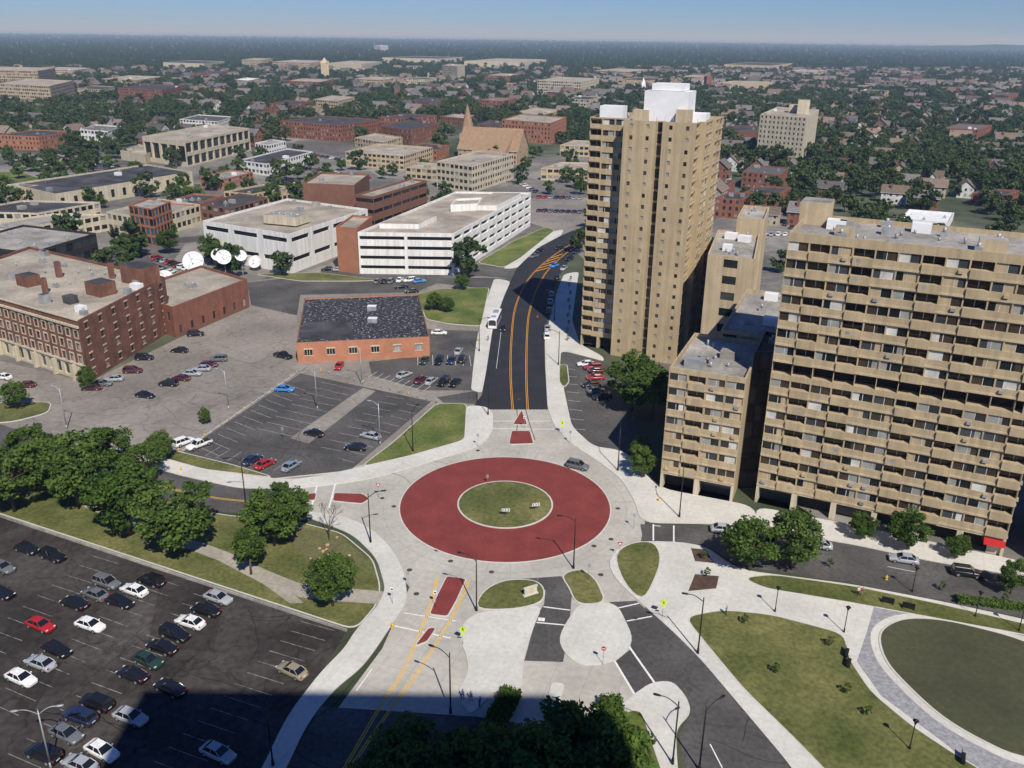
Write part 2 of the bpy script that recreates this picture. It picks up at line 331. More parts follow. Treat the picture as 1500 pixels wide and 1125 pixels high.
# markings
wm=MB(); ym=MB(); ZM=.034
def wl(px,w=.15,z=ZM,m=None): ribbon(wm,W(px),w,z,m or WHT)
def dbl(px,gap=.35,w=.13,z=ZM,m=YEL):
    c=cat(W(px),5,False)
    for s in (-1,1):
        o=[]
        for i,p in enumerate(c):
            a=c[max(0,i-1)];b=c[min(len(c)-1,i+1)];d=(b-a).normalized(); o.append(p+Vector((-d.y,d.x))*s*gap/2)
        ribbon(ym,o,w,z,m)
dbl([(751,600),(748,550),(749,500),(755,450),(772,412),(796,386),(826,364),(848,352)],m=ORG)
dbl([(773,600),(771,550),(772,490),(776,455),(788,420),(806,392),(836,366),(860,352)],m=ORG)
for k in range(5):
    ribbon(ym,W([(783+k*6,398-k*5),(804+k*5,392-k*5)]),.5,ZM,ORG)
dbl([(754,645),(758,622),(757,600)],.01,.15); dbl([(784,645),(776,622),(770,600)],.01,.15)
dbl([(235,712),(300,727),(370,735),(440,736)])
dbl([(640,843),(634,875),(618,920),(590,985),(560,1030),(505,1125),(440,1240)],.3)
dbl([(687,850),(672,885),(650,925),(612,985),(582,1025),(530,1100),(490,1160)],.3)
wl([(722,617),(806,617)],.25);wl([(720,628),(812,629)],.25)
wl([(592,898),(668,910)],.2);wl([(578,917),(660,935)],.25)
wl([(545,980),(522,1012)],.15)
for k in range(2): wl([(466+k*26,706),(456+k*26,744)],.3)
wl([(957,768),(957,792)],.25);wl([(987,770),(987,794)],.25);wl([(958,770),(968,771)],.2)
wl([(900,892),(936,884)],.25);wl([(918,910),(955,903)],.25)
wl([(796,889),(835,894)],.25);wl([(786,912),(830,916)],.25);wl([(788,907),(798,908)],.8)
wl([(922,948),(960,1002)],.3);wl([(900,968),(930,1018)],.3)
wl([(1040,1090),(1058,1125)],.15); wl([(430,702),(512,693)],.12)
wl([(1300,830),(1340,838)],.12)
wl([(735,478),(727,540)],.1)
dashed(wm,W([(560,688),(430,712)]),.3,.036,WHT,1,1)
def stalls(p0,p1,n,q,m=WHT,w=.1,z=.03):
    a=G(*p0);b=G(*p1);d=G(*q)-a
    for k in range(n):
        s=a+(b-a)*k/(n-1); ribbon(wm,[s,s+d],w,z,m)
GREYP=mat("paint_faded",(.22,.21,.19),ns=1,amt=.7)
GREYQ=mat("paint_aged",(.42,.41,.39),ns=1,amt=.4)
stalls((292,655),(420,563),12,(322,668),GREYQ); stalls((378,628),(470,560),9,(405,634),GREYQ);stalls((405,634),(495,566),9,(432,640),GREYQ)
stalls((470,655),(565,580),9,(500,661),GREYQ); stalls((520,678),(618,597),9,(495,671),GREYQ); stalls((300,668),(400,690),7,(322,655),GREYQ)
for (p0,p1,n,q) in (((340,868),(60,1125),15,(300,856)),((280,845),(0,1070),14,(240,832)),((150,800),(-60,960),11,(190,812)),((440,910),(180,1160),15,(490,924))):
    stalls(p0,p1,n,q,GREYP,.10)
stalls((540,552),(620,573),9,(552,545));stalls((612,535),(690,536),8,(612,520))
stalls((838,628),(826,540),8,(858,630))
wm.obj("road_marking_white"); ym.obj("road_marking_yellow")
mb=MB()
for u,v in ((622,792),(640,806),(577,742),(905,745),(870,800),(858,688),(700,660),(660,822),(720,838),(895,790),(930,905),(600,835),(1010,1010),(610,870),(760,585),(880,842),(560,730),(1045,785)):
    c=G(u,v); mb.poly(circ(c,.45,12),.036,IRON)
mb.obj("manhole_cover")
mb=MB(); rs=random.Random(4)
for (u0,v0,u1,v1,n,w_) in ((0,800,450,1120,34,.10),(300,600,600,690,10,.08),(100,570,420,660,18,.08),(1000,900,1140,1120,10,.08),(270,480,430,640,14,.08)):
    for k in range(n):
        p=G(rs.uniform(u0,u1),rs.uniform(v0,v1)); a_=rs.choice((-.43,1.14))+rs.uniform(-.15,.15); L_=[p]
        for j in range(rs.randint(5,14)):
            a_+=rs.uniform(-.25,.25); p=p+Vector((math.cos(a_),math.sin(a_)))*rs.uniform(.8,1.8); L_.append(p)
        ribbon(mb,L_,w_,.0285,SEAL)
mb.obj("crack_sealing")
mb=MB()
def lowwall(mb,pts,w,h,m,z=0):
    for i in range(len(pts)-1):
        a,b=Vector(pts[i]),Vector(pts[i+1]); d=(b-a); ang=math.atan2(d.y,d.x); c=(a+b)/2
        mb.box((c.x,c.y,z),(d.length,w,h),m,ang)
lowwall(mb,W([(-150,707),(0,757),(250,840),(508,925)]),.25,.4,RGRY); mb.obj("low_wall")
mb=MB(); lowwall(mb,W([(262,663),(400,702),(512,690)]),.15,.12,KERB); lowwall(mb,W([(432,548),(268,660)]),.15,.12,KERB);mb.obj("parking_kerb")
mb=MB()
for a,b,n in (((300,640),(435,548),14),((470,545),(640,590),14),((160,652),(262,662),6)):
    A,B=G(*a),G(*b)
    for k in range(n):
        p=A+(B-A)*k/(n-1); mb.tube((p.x,p.y,0),(p.x,p.y,.9),.09,.09,YEL if k%5==0 else METL,6)
mb.obj("bollard_row")
# ---------------- buildings
def facade(mb,P0,P1,z0,z1,wall,sp):
    P0=Vector(P0[:2]);P1=Vector(P1[:2]); d=P1-P0; L=d.length
    if L<.01: return
    d/=L; n=Vector((d.y,-d.x))
    def pt(x,z,dep=0):
        q=P0+d*x-n*dep; return (q.x,q.y,z)
    if not sp or L<1.2:
        mb.face([pt(0,z0),pt(L,z0),pt(L,z1),pt(0,z1)],wall); return
    if 'ground' in sp:
        gh,gsp=sp['ground']; s2=dict(sp); s2.pop('ground'); facade(mb,P0,P1,z0,z0+gh,gsp.get('wall',wall),gsp); facade(mb,P0,P1,z0+gh,z1,wall,s2); return
    top=sp.get('top',0)
    if top: mb.face([pt(0,z1-top),pt(L,z1-top),pt(L,z1),pt(0,z1)],wall); z1-=top
    nf=sp.get('nf') or max(1,round((z1-z0)/sp.get('fh',3.2))); fh=(z1-z0)/nf
    nb=max(1,round(L/sp['bay'])); bw=L/nb; ww,wh,si,dep=sp['ww'],sp['wh'],sp['sill'],sp.get('dep',.2)
    gl=sp.get('g',[GL1,GL1,GL2,GL3])
    for f in range(nf):
        zf=z0+f*fh; a=zf+si*fh; b=a+wh*fh; skip=sp.get('dark',())
        dp=dep; w2=ww
        if f in skip: dp=2.2; a=zf+.28*fh; b=zf+.97*fh; w2=.97
        if a>zf+1e-4: mb.face([pt(0,zf),pt(L,zf),pt(L,a),pt(0,a)],wall)
        if b<zf+fh-1e-4: mb.face([pt(0,b),pt(L,b),pt(L,zf+fh),pt(0,zf+fh)],wall)
        band=sp.get('band')
        if band and f not in skip:
            c1=pt(L/2,zf-.0,-.06); mb.box((c1[0],c1[1],zf),(L,.14,band[1]),band[0],math.atan2(d.y,d.x))
        x=0
        for c in range(nb):
            x0=c*bw+(1-w2)/2*bw; x1=x0+w2*bw
            if x0-x>1e-4: mb.face([pt(x,a),pt(x0,a),pt(x0,b),pt(x,b)],wall)
            x=x1
            de=dp; g=random.choice(gl); bal=False
            if sp.get('balc') and (c%sp['balc'][0]) in sp['balc'][1] and f not in skip: de=1.3; g=random.choice([GL4,GL1,GL4,DEEP]); bal=True
            if f in skip: g=DEEP
            mb.face([pt(x0,a,de),pt(x1,a,de),pt(x1,b,de),pt(x0,b,de)],g)
            rv=wall
            mb.face([pt(x0,a),pt(x1,a),pt(x1,a,de),pt(x0,a,de)],rv); mb.face([pt(x0,b),pt(x1,b),pt(x1,b,de),pt(x0,b,de)],rv)
            mb.face([pt(x0,a),pt(x0,b),pt(x0,b,de),pt(x0,a,de)],rv); mb.face([pt(x1,a),pt(x1,b),pt(x1,b,de),pt(x1,a,de)],rv)
            if bal and sp.get('proj'):
                q=pt((x0+x1)/2,0,-.17); mb.box((q[0],q[1],zf+.002),((x1-x0)*.98,.37,a-zf+.04),wall,math.atan2(d.y,d.x))
            if sp.get('mull') and f not in skip:
                if sp.get('part') and not bal:
                    xm=x0+(x1-x0)*random.choice((.33,.5,.66)); xa,xb=(x0,xm) if random.random()<.5 else (xm,x1)
                    mb.face([pt(xa,a,de-.03),pt(xb,a,de-.03),pt(xb,b,de-.03),pt(xa,b,de-.03)],random.choice(sp['part']))
                for k in range(1,sp['mull']+1):
                    xm=x0+(x1-x0)*k/(sp['mull']+1)
                    mb.face([pt(xm-.05,a,de-.06),pt(xm+.05,a,de-.06),pt(xm+.05,b,de-.06),pt(xm-.05,b,de-.06)],FRM)
            if sp.get('ac') and random.random()<sp['ac'] and f not in skip:
                q=pt((x0+x1)/2+random.choice((-.6,.6)),0,-.18); mb.box((q[0],q[1],a-.75),(.75,.36,.5),METL if random.random()<.5 else wall,math.atan2(d.y,d.x))
            if sp.get('sillm'):
                q=pt((x0+x1)/2,0,-.04); mb.box((q[0],q[1],a-.22),((x1-x0)+.4,.14,.2),sp['sillm'],math.atan2(d.y,d.x))
                mb.box((q[0],q[1],b+.01),((x1-x0)+.4,.14,.36),sp['sillm'],math.atan2(d.y,d.x))
                if sp.get('jamb'):
                    for xx in (x0-.11,x1+.11):
                        q=pt(xx,0,-.03); mb.box((q[0],q[1],a-.02),(.2,.1,b-a+.03),sp['sillm'],math.atan2(d.y,d.x))
        if L-x>1e-4: mb.face([pt(x,a),pt(L,a),pt(L,b),pt(x,b)],wall)
def rooftop(mb,poly,z,n,ang=-.42,big=False):
    xs=[p[0] for p in poly];ys=[p[1] for p in poly]
    k=0;t=0
    while k<n and t<200:
        t+=1
        x=random.uniform(min(xs),max(xs));y=random.uniform(min(ys),max(ys))
        if not inside(x,y,offs(poly,-2.0)): continue
        k+=1; r=random.random()
        if r<.45:
            s=random.uniform(1,2.2); mb.box((x,y,z),(s,s*.8,random.uniform(.7,1.4)),METL,ang,RGRY); mb.tube((x,y,z+.7),(x,y,z+1.6),.3,.3,METL,8)
        elif r<.8: mb.tube((x,y,z),(x,y,z+random.uniform(.5,1.2)),.22,.22,METL,8)
        else:
            s=random.uniform(1.8,3.5); mb.box((x,y,z),(s,s*.7,1.6),random.choice([METL,RGRY,RWHT]),ang)
def inside(x,y,poly):
    c=False;n=len(poly);j=n-1
    for i in range(n):
        xi,yi=poly[i][0],poly[i][1];xj,yj=poly[j][0],poly[j][1]
        if (yi>y)!=(yj>y) and x<(xj-xi)*(y-yi)/(yj-yi)+xi: c=not c
        j=i
    return c
def bldg(name,pts,h,wall,roof,specs=None,z0=0,par=.8,clut=3,cop=None,mb=None,fin=True):
    pts=[Vector(p[:2]) for p in pts]; n=len(pts)
    if not isinstance(specs,list): specs=[specs]*n
    if area(pts)<0: pts=pts[::-1]; specs=(specs[::-1])[1:]+[specs[::-1][0]]
    mb=mb or MB()
    for i in range(n): facade(mb,pts[i],pts[(i+1)%n],z0,h,wall,specs[i])
    ins=offs(pts,-.35)
    for i in range(n):
        j=(i+1)%n
        mb.face([(*pts[i],h),(*pts[j],h),(*ins[j],h),(*ins[i],h)],cop or wall)
        mb.face([(*ins[i],h),(*ins[j],h),(*ins[j],h-par),(*ins[i],h-par)],wall)
    mb.poly(ins,h-par,roof)
    if z0==0: EXCL.append(pts)
    if clut: rooftop(mb,pts,h-par,clut)
    if fin: return mb.obj(name)
    return mb
def para(L,Cc,R=None,LB=None,z=0):
    L,Cc=G(*L,z),G(*Cc,z)
    if R is not None: R=G(*R,z); return [L,Cc,R,L+R-Cc]
    LB=G(*LB,z); return [L,Cc,Cc+LB-L,LB]
def cb(name,L,Cc,R,vtop,wall,roof,spec=None,side=None,clut=3,**k):
    h=hgt(G(*Cc),vtop); return bldg(name,para(L,Cc,R),h,wall,roof,[spec,side if side is not None else spec,None,None],clut=clut,**k)
S_OFF=dict(bay=3.5,fh=3.6,ww=.75,wh=.5,sill=.3,dep=.25)
S_BR=dict(bay=3.0,fh=3.5,ww=.42,wh=.52,sill=.25,dep=.2)
# big apartment block right
d=(G(1460,815)-G(1105,735)); d.normalize(); bk=Vector((-d.y,d.x)); P=G(1105,735); Hh=hgt(P,340)
sp=dict(bay=3.3,nf=15,ww=.93,wh=.48,sill=.46,dep=.25,balc=(5,(1,3)),proj=True,mull=1,ac=.25,part=[FRM,GL3,GL3,GL4,TAN],g=[GL1,GL2,GL1,GL4],dark=(7,),top=1.3,band=(TAN2,.35),ground=(3.6,dict(bay=6.6,nf=1,ww=.86,wh=.9,sill=0,dep=2.5,g=[DEEP,GL2],wall=LIME)))
pts=[P,P+d*41,P+d*41+bk*19,P+bk*19]
b1=bldg("apartment_block",pts,Hh,TAN,RGRY,[sp,sp,None,None],clut=20,fin=False)
for s,t,w,dd,hh in ((2,15,5,5,4),(8,6,3,2,1.5),(30,5,4,3,2)):
    q=P+d*s+bk*t; b1.box((q.x,q.y,Hh-.79),(w,dd,hh),TAN2,math.atan2(d.y,d.x),RGRY)
b1.obj("apartment_block")
P2=P+d*46
bldg("apartment_block",[P2-bk*0+d*0,P2+d*30,P2+d*30+bk*19,P2+bk*19],Hh*.95,TAN,RGRY,[sp,None,None,None],clut=2)
z1=hgt(G(966,715),538)
sp2=dict(sp); sp2.update(nf=7,dark=(),top=.8,bay=3.6,balc=(3,(1,)),ww=.9)
ft=[G(966,715),G(1072,736)]; e=(ft[1]-ft[0]); e.normalize(); eb=Vector((-e.y,e.x))
bldg("apartment_wing",[ft[0],ft[1],ft[1]+eb*22,ft[0]+eb*22],z1,TAN,RGRY,[sp2,None,None,None],clut=10)
SG=dict(bay=1.6,nf=8,ww=.94,wh=.85,sill=.1,dep=.1,g=[GL1,GL1,GL2])
bldg("glass_link",[ft[1]+eb*6+e*.1,P+bk*6-d*.3,P+bk*16-d*.3,ft[1]+eb*20+e*.1],z1+3,BLK,RDRK,SG,clut=2)
q0=ft[0]+eb*23+e*5
bldg("apartment_wing",[q0,q0+e*22,q0+e*22+eb*34,q0+eb*34],z1+1,TAN,RGRY,S_OFF,clut=18)
bldg("brick_tower_block",para((1037,372),(1106,380),LB=(1052,336),z=32),32,TAN2,RGRY,dict(bay=9,nf=8,ww=.3,wh=.5,sill=.3),clut=8)
bldg("brick_tower_block",para((1080,318),(1120,322),LB=(1090,300),z=36),36,TAN2,RGRY,None,clut=2)
# tall tower
T=G(850,506); ta=math.radians(-23); A=Vector((math.cos(ta),math.sin(ta))); B=Vector((-A.y,A.x)); TH=hgt(T,171)
fp=[(0,0),(10,0),(10,-4),(18.2,-4),(18.2,-2.4),(19.8,-2.4),(19.8,-4),(28,-4),(28,1),(29.5,1),(29.5,8),(28.5,8),(28.5,10),(30,10),(30,19),(0,19)]
fpw=[T+A*x+B*y for x,y in fp]
wl_=dict(bay=3.3,nf=21,ww=.9,wh=.5,sill=.38,dep=.3,balc=(3,(0,)),proj=True,mull=1,part=[FRM,GL3,GL3],g=[GL1,GL2,GL4],ground=(3.6,dict(bay=5,nf=1,ww=.85,wh=.9,sill=0,dep=2,g=[DEEP])))
sm=dict(bay=4.1,nf=22,ww=.2,wh=.36,sill=.35,dep=.15,g=[GL1,GL2,GL3])
sl=dict(bay=1.6,nf=22,ww=.96,wh=.8,sill=.1,dep=.2,g=[GL1,GL2])
sd=dict(bay=4.5,nf=22,ww=.85,wh=.52,sill=.38,dep=.3,balc=(2,(0,)),mull=1,ac=.2,part=[FRM,GL3],g=[GL1,GL2,GL4],band=(TAN2,.3))
t=bldg("apartment_tower",fpw,TH,TAN,RGRY,[wl_,None,sm,None,sl,None,sm,sd,None,sd,None,None,None,sd,None,None],clut=6,fin=False)
an=math.atan2(A.y,A.x)
for x,y,w,dd,z,hh,m in ((19,5,11,8,-.79,7.5,RWHT),(19,5,8,6,6.8,1.6,RWHT),(5,3.5,6,4,-.79,3.5,RWHT),(13,2,4,4,-.79,3,TAN2),(26,9,4,5,-.79,2.2,RWHT),(24,0,3.5,3,-.79,3.5,TAN2)):
    q=T+A*x+B*y; t.box((q.x,q.y,TH+z),(w,dd,hh),m,an)
for k in range(10):
    q=T+A*(10+k*2)+B*(-3); t.tube((q.x,q.y,TH-.8),(q.x,q.y,TH+1),.06,.06,METL,5)
t.obj("apartment_tower")
# parking garage
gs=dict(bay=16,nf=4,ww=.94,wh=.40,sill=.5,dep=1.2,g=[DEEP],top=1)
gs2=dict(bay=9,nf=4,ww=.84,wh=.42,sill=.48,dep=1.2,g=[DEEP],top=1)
gp=para((527,401),(665,403),(777,331)); gh=hgt(G(665,403),342)
g_=bldg("parking_garage",gp,gh,WALLW,RTAN,[gs,gs2,None,None],clut=0,fin=False)
e1=(gp[1]-gp[0]); e2=(gp[3]-gp[0])
for t0,t1,s0,s1,h_ in ((.12,.3,.08,.5,1.0),(.55,.9,.6,.95,1.2)):
    A0=gp[0]+e1*s0+e2*t0; A1=gp[0]+e1*s1+e2*t0; A2=gp[0]+e1*s1+e2*t1; A3=gp[0]+e1*s0+e2*t1
    g_.prism([A0,A1,A2,A3],gh-.79,gh+h_,WALLW,RTAN)
g_.obj("parking_garage")
bldg("stair_tower",para((660,300),(700,298),LB=(668,291),z=17),17,WALLW,RTAN,None,clut=0)
cb("stair_tower",(496,398),(526,401),(548,380),334,BRO,RTAN,None,clut=0)
cb("white_office_building",(303,378),(428,401),(541,357),343,WALLW,RTAN,dict(bay=17,nf=2,ww=.82,wh=.22,sill=.55,dep=.4,g=[GL1]),dict(bay=14,nf=2,ww=.8,wh=.22,sill=.55,dep=.4,g=[GL1]),clut=8)
mb=MB(); c=G(420,322,15); mb.box((c.x,c.y,14),(14,9,3.2),LIME,-.35,RGRY)
for k in range(5): 
    q=c+Vector((k*2.4-5,-.8*k+1)); mb.tube((q.x,q.y,17.1),(q.x,q.y,17.8),.8,.8,METL,10)
mb.obj("rooftop_plant_room")
bldg("brown_brick_building",para((443,268),(519,271),LB=(470,252),z=21),21,BRB,RTAN,None)
bldg("brown_brick_building",para((520,285),(547,288),R=(625,264),z=18),18,BRB,RTAN,dict(bay=8,nf=4,ww=.95,wh=.35,sill=.4,dep=.3,g=[GL1]),clut=3)
# low brick with tar roof
RSPK=mat("roof_tar_patched",(.035,.036,.042),ns=1.1,amt=.5,ns2=.5,amt2=.3)
nt=RSPK.node_tree; bb_=nt.nodes["Principled BSDF"]; lk_=bb_.inputs["Base Color"].links[0].from_socket
vo=nt.nodes.new("ShaderNodeTexNoise"); vo.inputs["Scale"].default_value=1.3; vo.inputs["Detail"].default_value=1; ge=nt.nodes.new("ShaderNodeNewGeometry"); nt.links.new(ge.outputs["Position"],vo.inputs["Vector"])
rp=nt.nodes.new("ShaderNodeMapRange"); rp.inputs["From Min"].default_value=.60; rp.inputs["From Max"].default_value=.66; nt.links.new(vo.outputs["Fac"],rp.inputs["Value"])
mx=nt.nodes.new("ShaderNodeMix"); mx.data_type='RGBA'; mx.inputs["B"].default_value=(.3,.3,.32,1); nt.links.new(lk_,mx.inputs["A"]); nt.links.new(rp.outputs[0],mx.inputs["Factor"]); nt.links.new(mx.outputs["Result"],bb_.inputs["Base Color"])
zl=hgt(G(436,531),501)
pl=para((434,502),(629,493),LB=(446,437),z=zl)
BRL=mat("orange_brick_bright",(.43,.19,.11),ns=.4,amt=.12,ns2=6,amt2=.15)
b=bldg("low_brick_building",pl,zl,BRL,RSPK,[dict(bay=6.2,nf=1,ww=.34,wh=.28,sill=.36,dep=.2,mull=2,g=[GL3,GL2,GL1],sillm=LIME),dict(bay=6,nf=1,ww=.3,wh=.3,sill=.36,dep=.2),None,None],par=.35,clut=0,cop=BRB,fin=False)
for u,v in ((546,470),(545,452)):
    c=G(u,v,zl); b.box((c.x,c.y,zl-.34),(2.6,2,1.2),METL,0,RWHT)
b.poly(W([(440,498),(517,496),(515,470),(444,472)],zl-.33),zl-.33,RDRK)
b.obj("low_brick_building")
# club building left
cbp=para((-80,490),(130,561),R=(252,484)); hh=hgt(G(130,561),470)
hs=dict(bay=3.3,nf=3,ww=.46,wh=.58,sill=.2,dep=.3,mull=1,g=[GL1,GL2,GL3],sillm=LIME,jamb=True,top=2,ground=(4.2,dict(bay=3.3,nf=1,ww=.6,wh=.7,sill=.15,dep=.5,g=[GL1,GL2],wall=LIME)))
hr=dict(bay=6,nf=4,ww=.2,wh=.4,sill=.3,dep=.2,g=[GL1,GL3],sillm=LIME)
b=bldg("brick_club_building",cbp,hh,BRW,RTAN,[hs,hr,None,None],clut=26,fin=False)
dd=(cbp[1]-cbp[0]).normalized(); nn=Vector((dd.y,-dd.x)); aa=math.atan2(dd.y,dd.x); Lh=(cbp[1]-cbp[0]).length
for z,w_,h_ in ((hh-1.9,.5,.5),(4.2,.35,.35),(hh-.05,.3,.3)):
    c=(cbp[0]+cbp[1])/2+nn*w_/2; b.box((c.x,c.y,z),(Lh,w_,h_),LIME,aa)
for k in range(8):
    c=cbp[0]+dd*(Lh*(k+.5)/8)+nn*.6; b.box((c.x,c.y,0),(.7,1.1,4.1),LIME,aa)
for s,t_,w,dp,h2,m in ((.85,.5,6,5,3.5,BRW),(.75,.8,1.4,1,4.5,BRW),(.6,.3,1.4,1,4,BRW),(.92,.85,9,6,5,BRW),(.5,.6,1.5,1.2,4.5,BRW),(.7,.15,2,2,2.5,METL),(.45,.35,5,4,3,BRW),(.8,.25,3,2.4,2,RDRK)):
    c=cbp[0]+(cbp[1]-cbp[0])*s+(cbp[3]-cbp[0])*t_; b.box((c.x,c.y,hh-.79),(w,dp,h2),m,aa,RDRK)
b.obj("brick_club_building")
cb("brick_annex",(190,468),(258,495),(366,449),450,BRK,RTAN,dict(bay=5,nf=1,ww=.3,wh=.3,sill=.5),dict(bay=5,nf=1,ww=.25,wh=.25,sill=.1),clut=4)
cb("long_white_building",(20,292),(85,308),(284,272),284,LIME,RDRK,None,dict(bay=7,nf=1,ww=.3,wh=.5,sill=.2,dep=.2,g=[GL1]),clut=8)
cb("modern_building",(160,340),(222,351),(296,328),320,LIME,RGRY,S_OFF,S_OFF,clut=5)
TEAL=mat("teal_glass",(.06,.10,.13),rough=.15,spec=.6)
bldg("modern_building",para((188,300),(222,306),R=(250,295),z=15),15,BRO,RGRY,dict(bay=3,nf=4,ww=.85,wh=.75,sill=.12,g=[TEAL,GL1]),clut=2)
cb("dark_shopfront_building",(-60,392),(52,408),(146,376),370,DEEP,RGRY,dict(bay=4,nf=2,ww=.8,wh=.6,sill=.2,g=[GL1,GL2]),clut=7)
cb("dark_shopfront_building",(-60,362),(30,362),(160,338),335,LIME,RGRY,S_OFF,clut=6)
cb("row_building",(-60,335),(60,338),(150,320),312,LIME,RDRK,S_OFF,clut=6)
cb("row_building",(-60,300),(10,302),(60,292),280,TAN2,RGRY,S_OFF,clut=4)
cb("row_building",(298,332),(340,340),(395,322),305,BRB,RDRK,S_OFF,clut=4)
cb("row_building",(240,325),(285,328),(330,312),300,BRO,RDRK,S_OFF,clut=4)
cb("row_building",(330,300),(372,304),(428,292),284,TAN2,RDRK,S_OFF,clut=4)
cb("row_building",(295,275),(330,279),(372,268),262,BRO,RGRY,S_OFF,clut=4)
cb("arcade_building",(213,236),(275,245),(368,221),207,LIME,RTAN,dict(bay=9,nf=1,ww=.8,wh=.62,sill=.18,dep=1,g=[GL1]),dict(bay=9,nf=2,ww=.82,wh=.72,sill=.1,dep=.8,g=[GL1]),clut=8)
cb("arcade_building",(178,234),(214,240),(240,230),226,LIME,RTAN,None,clut=2)
cb("row_building",(352,252),(392,258),(459,238),240,WALLW,RDRK,S_OFF,clut=3)
cb("row_building",(375,225),(395,228),(420,222),212,WALLW,RGRY,S_OFF,clut=2)
BL=[(640,275,692,283,752,262,243,LIME,RTAN,1),(507,243,592,250,634,236,228,TAN2,RTAN,1),(412,201,500,208,556,198,183,BRK,RDRK,1),(556,206,602,213,645,202,190,BRK,RDRK,1),
(735,206,806,212,829,201,180,BRO,RTAN,1),(792,264,864,266,890,256,248,TAN2,RTAN,1),(595,262,640,266,660,258,248,TAN2,RTAN,1),(700,200,735,204,750,196,186,BRK,RDRK,1),
(750,178,790,182,826,174,168,TAN2,RTAN,1),(820,228,862,230,880,222,214,TAN2,RTAN,1),(520,215,560,222,590,214,208,TAN2,RTAN,1),(600,232,640,236,658,228,220,BRO,RDRK,1),(555,185,600,188,640,182,174,BRK,RDRK,1),(645,182,680,185,700,180,173,BRB,RTAN,1),
(1045,318,1082,321,1102,311,292,BRK,RDRK,1),(1088,308,1138,311,1155,300,284,BRK,RDRK,1),(1085,275,1140,280,1152,268,256,BRK,RSH,1),(1040,292,1062,294,1075,285,272,BRK,RDRK,1),
(1055,208,1105,211,1115,203,192,BRB,RDRK,0),(1318,331,1388,337,1396,322,326,WALLW,RWHT,0),(1420,300,1470,303,1490,296,285,BRK,RDRK,1),(1205,255,1240,258,1255,250,240,BRK,RDRK,1),
(0,152,78,157,112,146,126,TAN2,RTAN,1),(-40,130,60,133,85,126,104,TAN,RTAN,1),(175,150,240,154,272,146,132,BRK,RDRK,1),(0,218,60,221,112,212,200,BRO,RDRK,1),
(345,132,365,134,382,130,118,LIME,RWHT,1),(648,119,670,121,681,117,97,LIME,RTAN,1),(787,138,850,141,877,134,120,LIME,RTAN,1),(1040,132,1100,134,1132,129,124,TAN2,RTAN,0),
(700,160,735,162,757,157,148,BRK,RSH2,1),(548,77,558,77.5,569,76.5,67,WALLW,RWHT,1),(400,103,455,105,480,101,92,TAN2,RTAN,1),(480,105,530,107,560,102,94,LIME,RTAN,0),
(680,98,760,100,800,95,91,LIME,RTAN,0),(355,100,385,101,400,98,88,TAN2,RTAN,1),
(1315,125,1335,126,1350,123,112,BRB,RDRK,0),(1315,165,1340,166,1352,162,155,BRO,RSH,0),(600,160,640,163,660,157,150,BRB,RDRK,1),(265,190,320,194,345,186,178,WALLW,RSH,1),(120,205,160,208,180,200,192,WALLW,RSH,1),
(460,160,495,163,520,156,148,TAN2,RTAN,1),(830,160,862,162,880,157,146,LIME,RDRK,1),(905,128,950,130,975,126,118,TAN2,RDRK,0),(150,128,205,130,240,124,117,TAN2,RTAN,1),(240,102,300,104,330,100,93,LIME,RDRK,0),(1380,205,1430,208,1450,200,190,BRK,RSH,1),
(115,142,150,144,170,139,131,TAN2,RDRK,1),(420,132,470,134,490,129,120,BRK,RTAN,1),(520,128,560,130,585,126,117,TAN2,RTAN,1),(590,128,625,129,640,126,116,LIME,RDRK,1),(710,122,745,123,765,119,111,BRB,RTAN,1),(870,112,920,114,950,110,105,TAN2,RTAN,1),(1000,122,1025,123,1035,120,113,TAN2,RTAN,1),(1150,112,1190,113,1210,110,105,LIME,RTAN,1),(60,112,110,114,135,110,103,LIME,RTAN,1),(560,92,640,94,680,91,86,LIME,RDRK,0),(1060,102,1130,104,1160,100,96,TAN2,RDRK,0),(280,118,320,120,340,116,108,BRK,RDRK,1),(1250,145,1290,147,1305,143,136,TAN2,RSH,1),(1440,150,1475,152,1490,147,140,BRK,RSH,1),(880,182,915,184,930,178,170,BRK,RDRK,1),(395,165,440,168,460,162,154,BRK,RDRK,1)]
for e_ in BL:
    nm={BRK:"brick_building",BRO:"brick_building",BRB:"brick_building"}.get(e_[7],"commercial_building")
    cb(nm,(e_[0],e_[1]),(e_[2],e_[3]),(e_[4],e_[5]),e_[6],e_[7],e_[8],(S_BR if e_[7] in (BRK,BRB,BRO) else S_OFF) if e_[9] else None,clut=3)
b=bldg("stone_apartment_building",para((1106,238),(1172,245),R=(1191,226)),hgt(G(1172,245),172),LIME,RTAN,dict(bay=3,nf=10,ww=.4,wh=.5,sill=.3,g=[GL1,GL2]),clut=4,fin=False)
c=G(1155,232); b.box((c.x+4,c.y+6,28),(12,10,9),LIME,-.3,RTAN); c=G(1172,236); b.box((c.x,c.y+8,30),(8,8,11),LIME,-.3,RTAN); b.obj("stone_apartment_building")
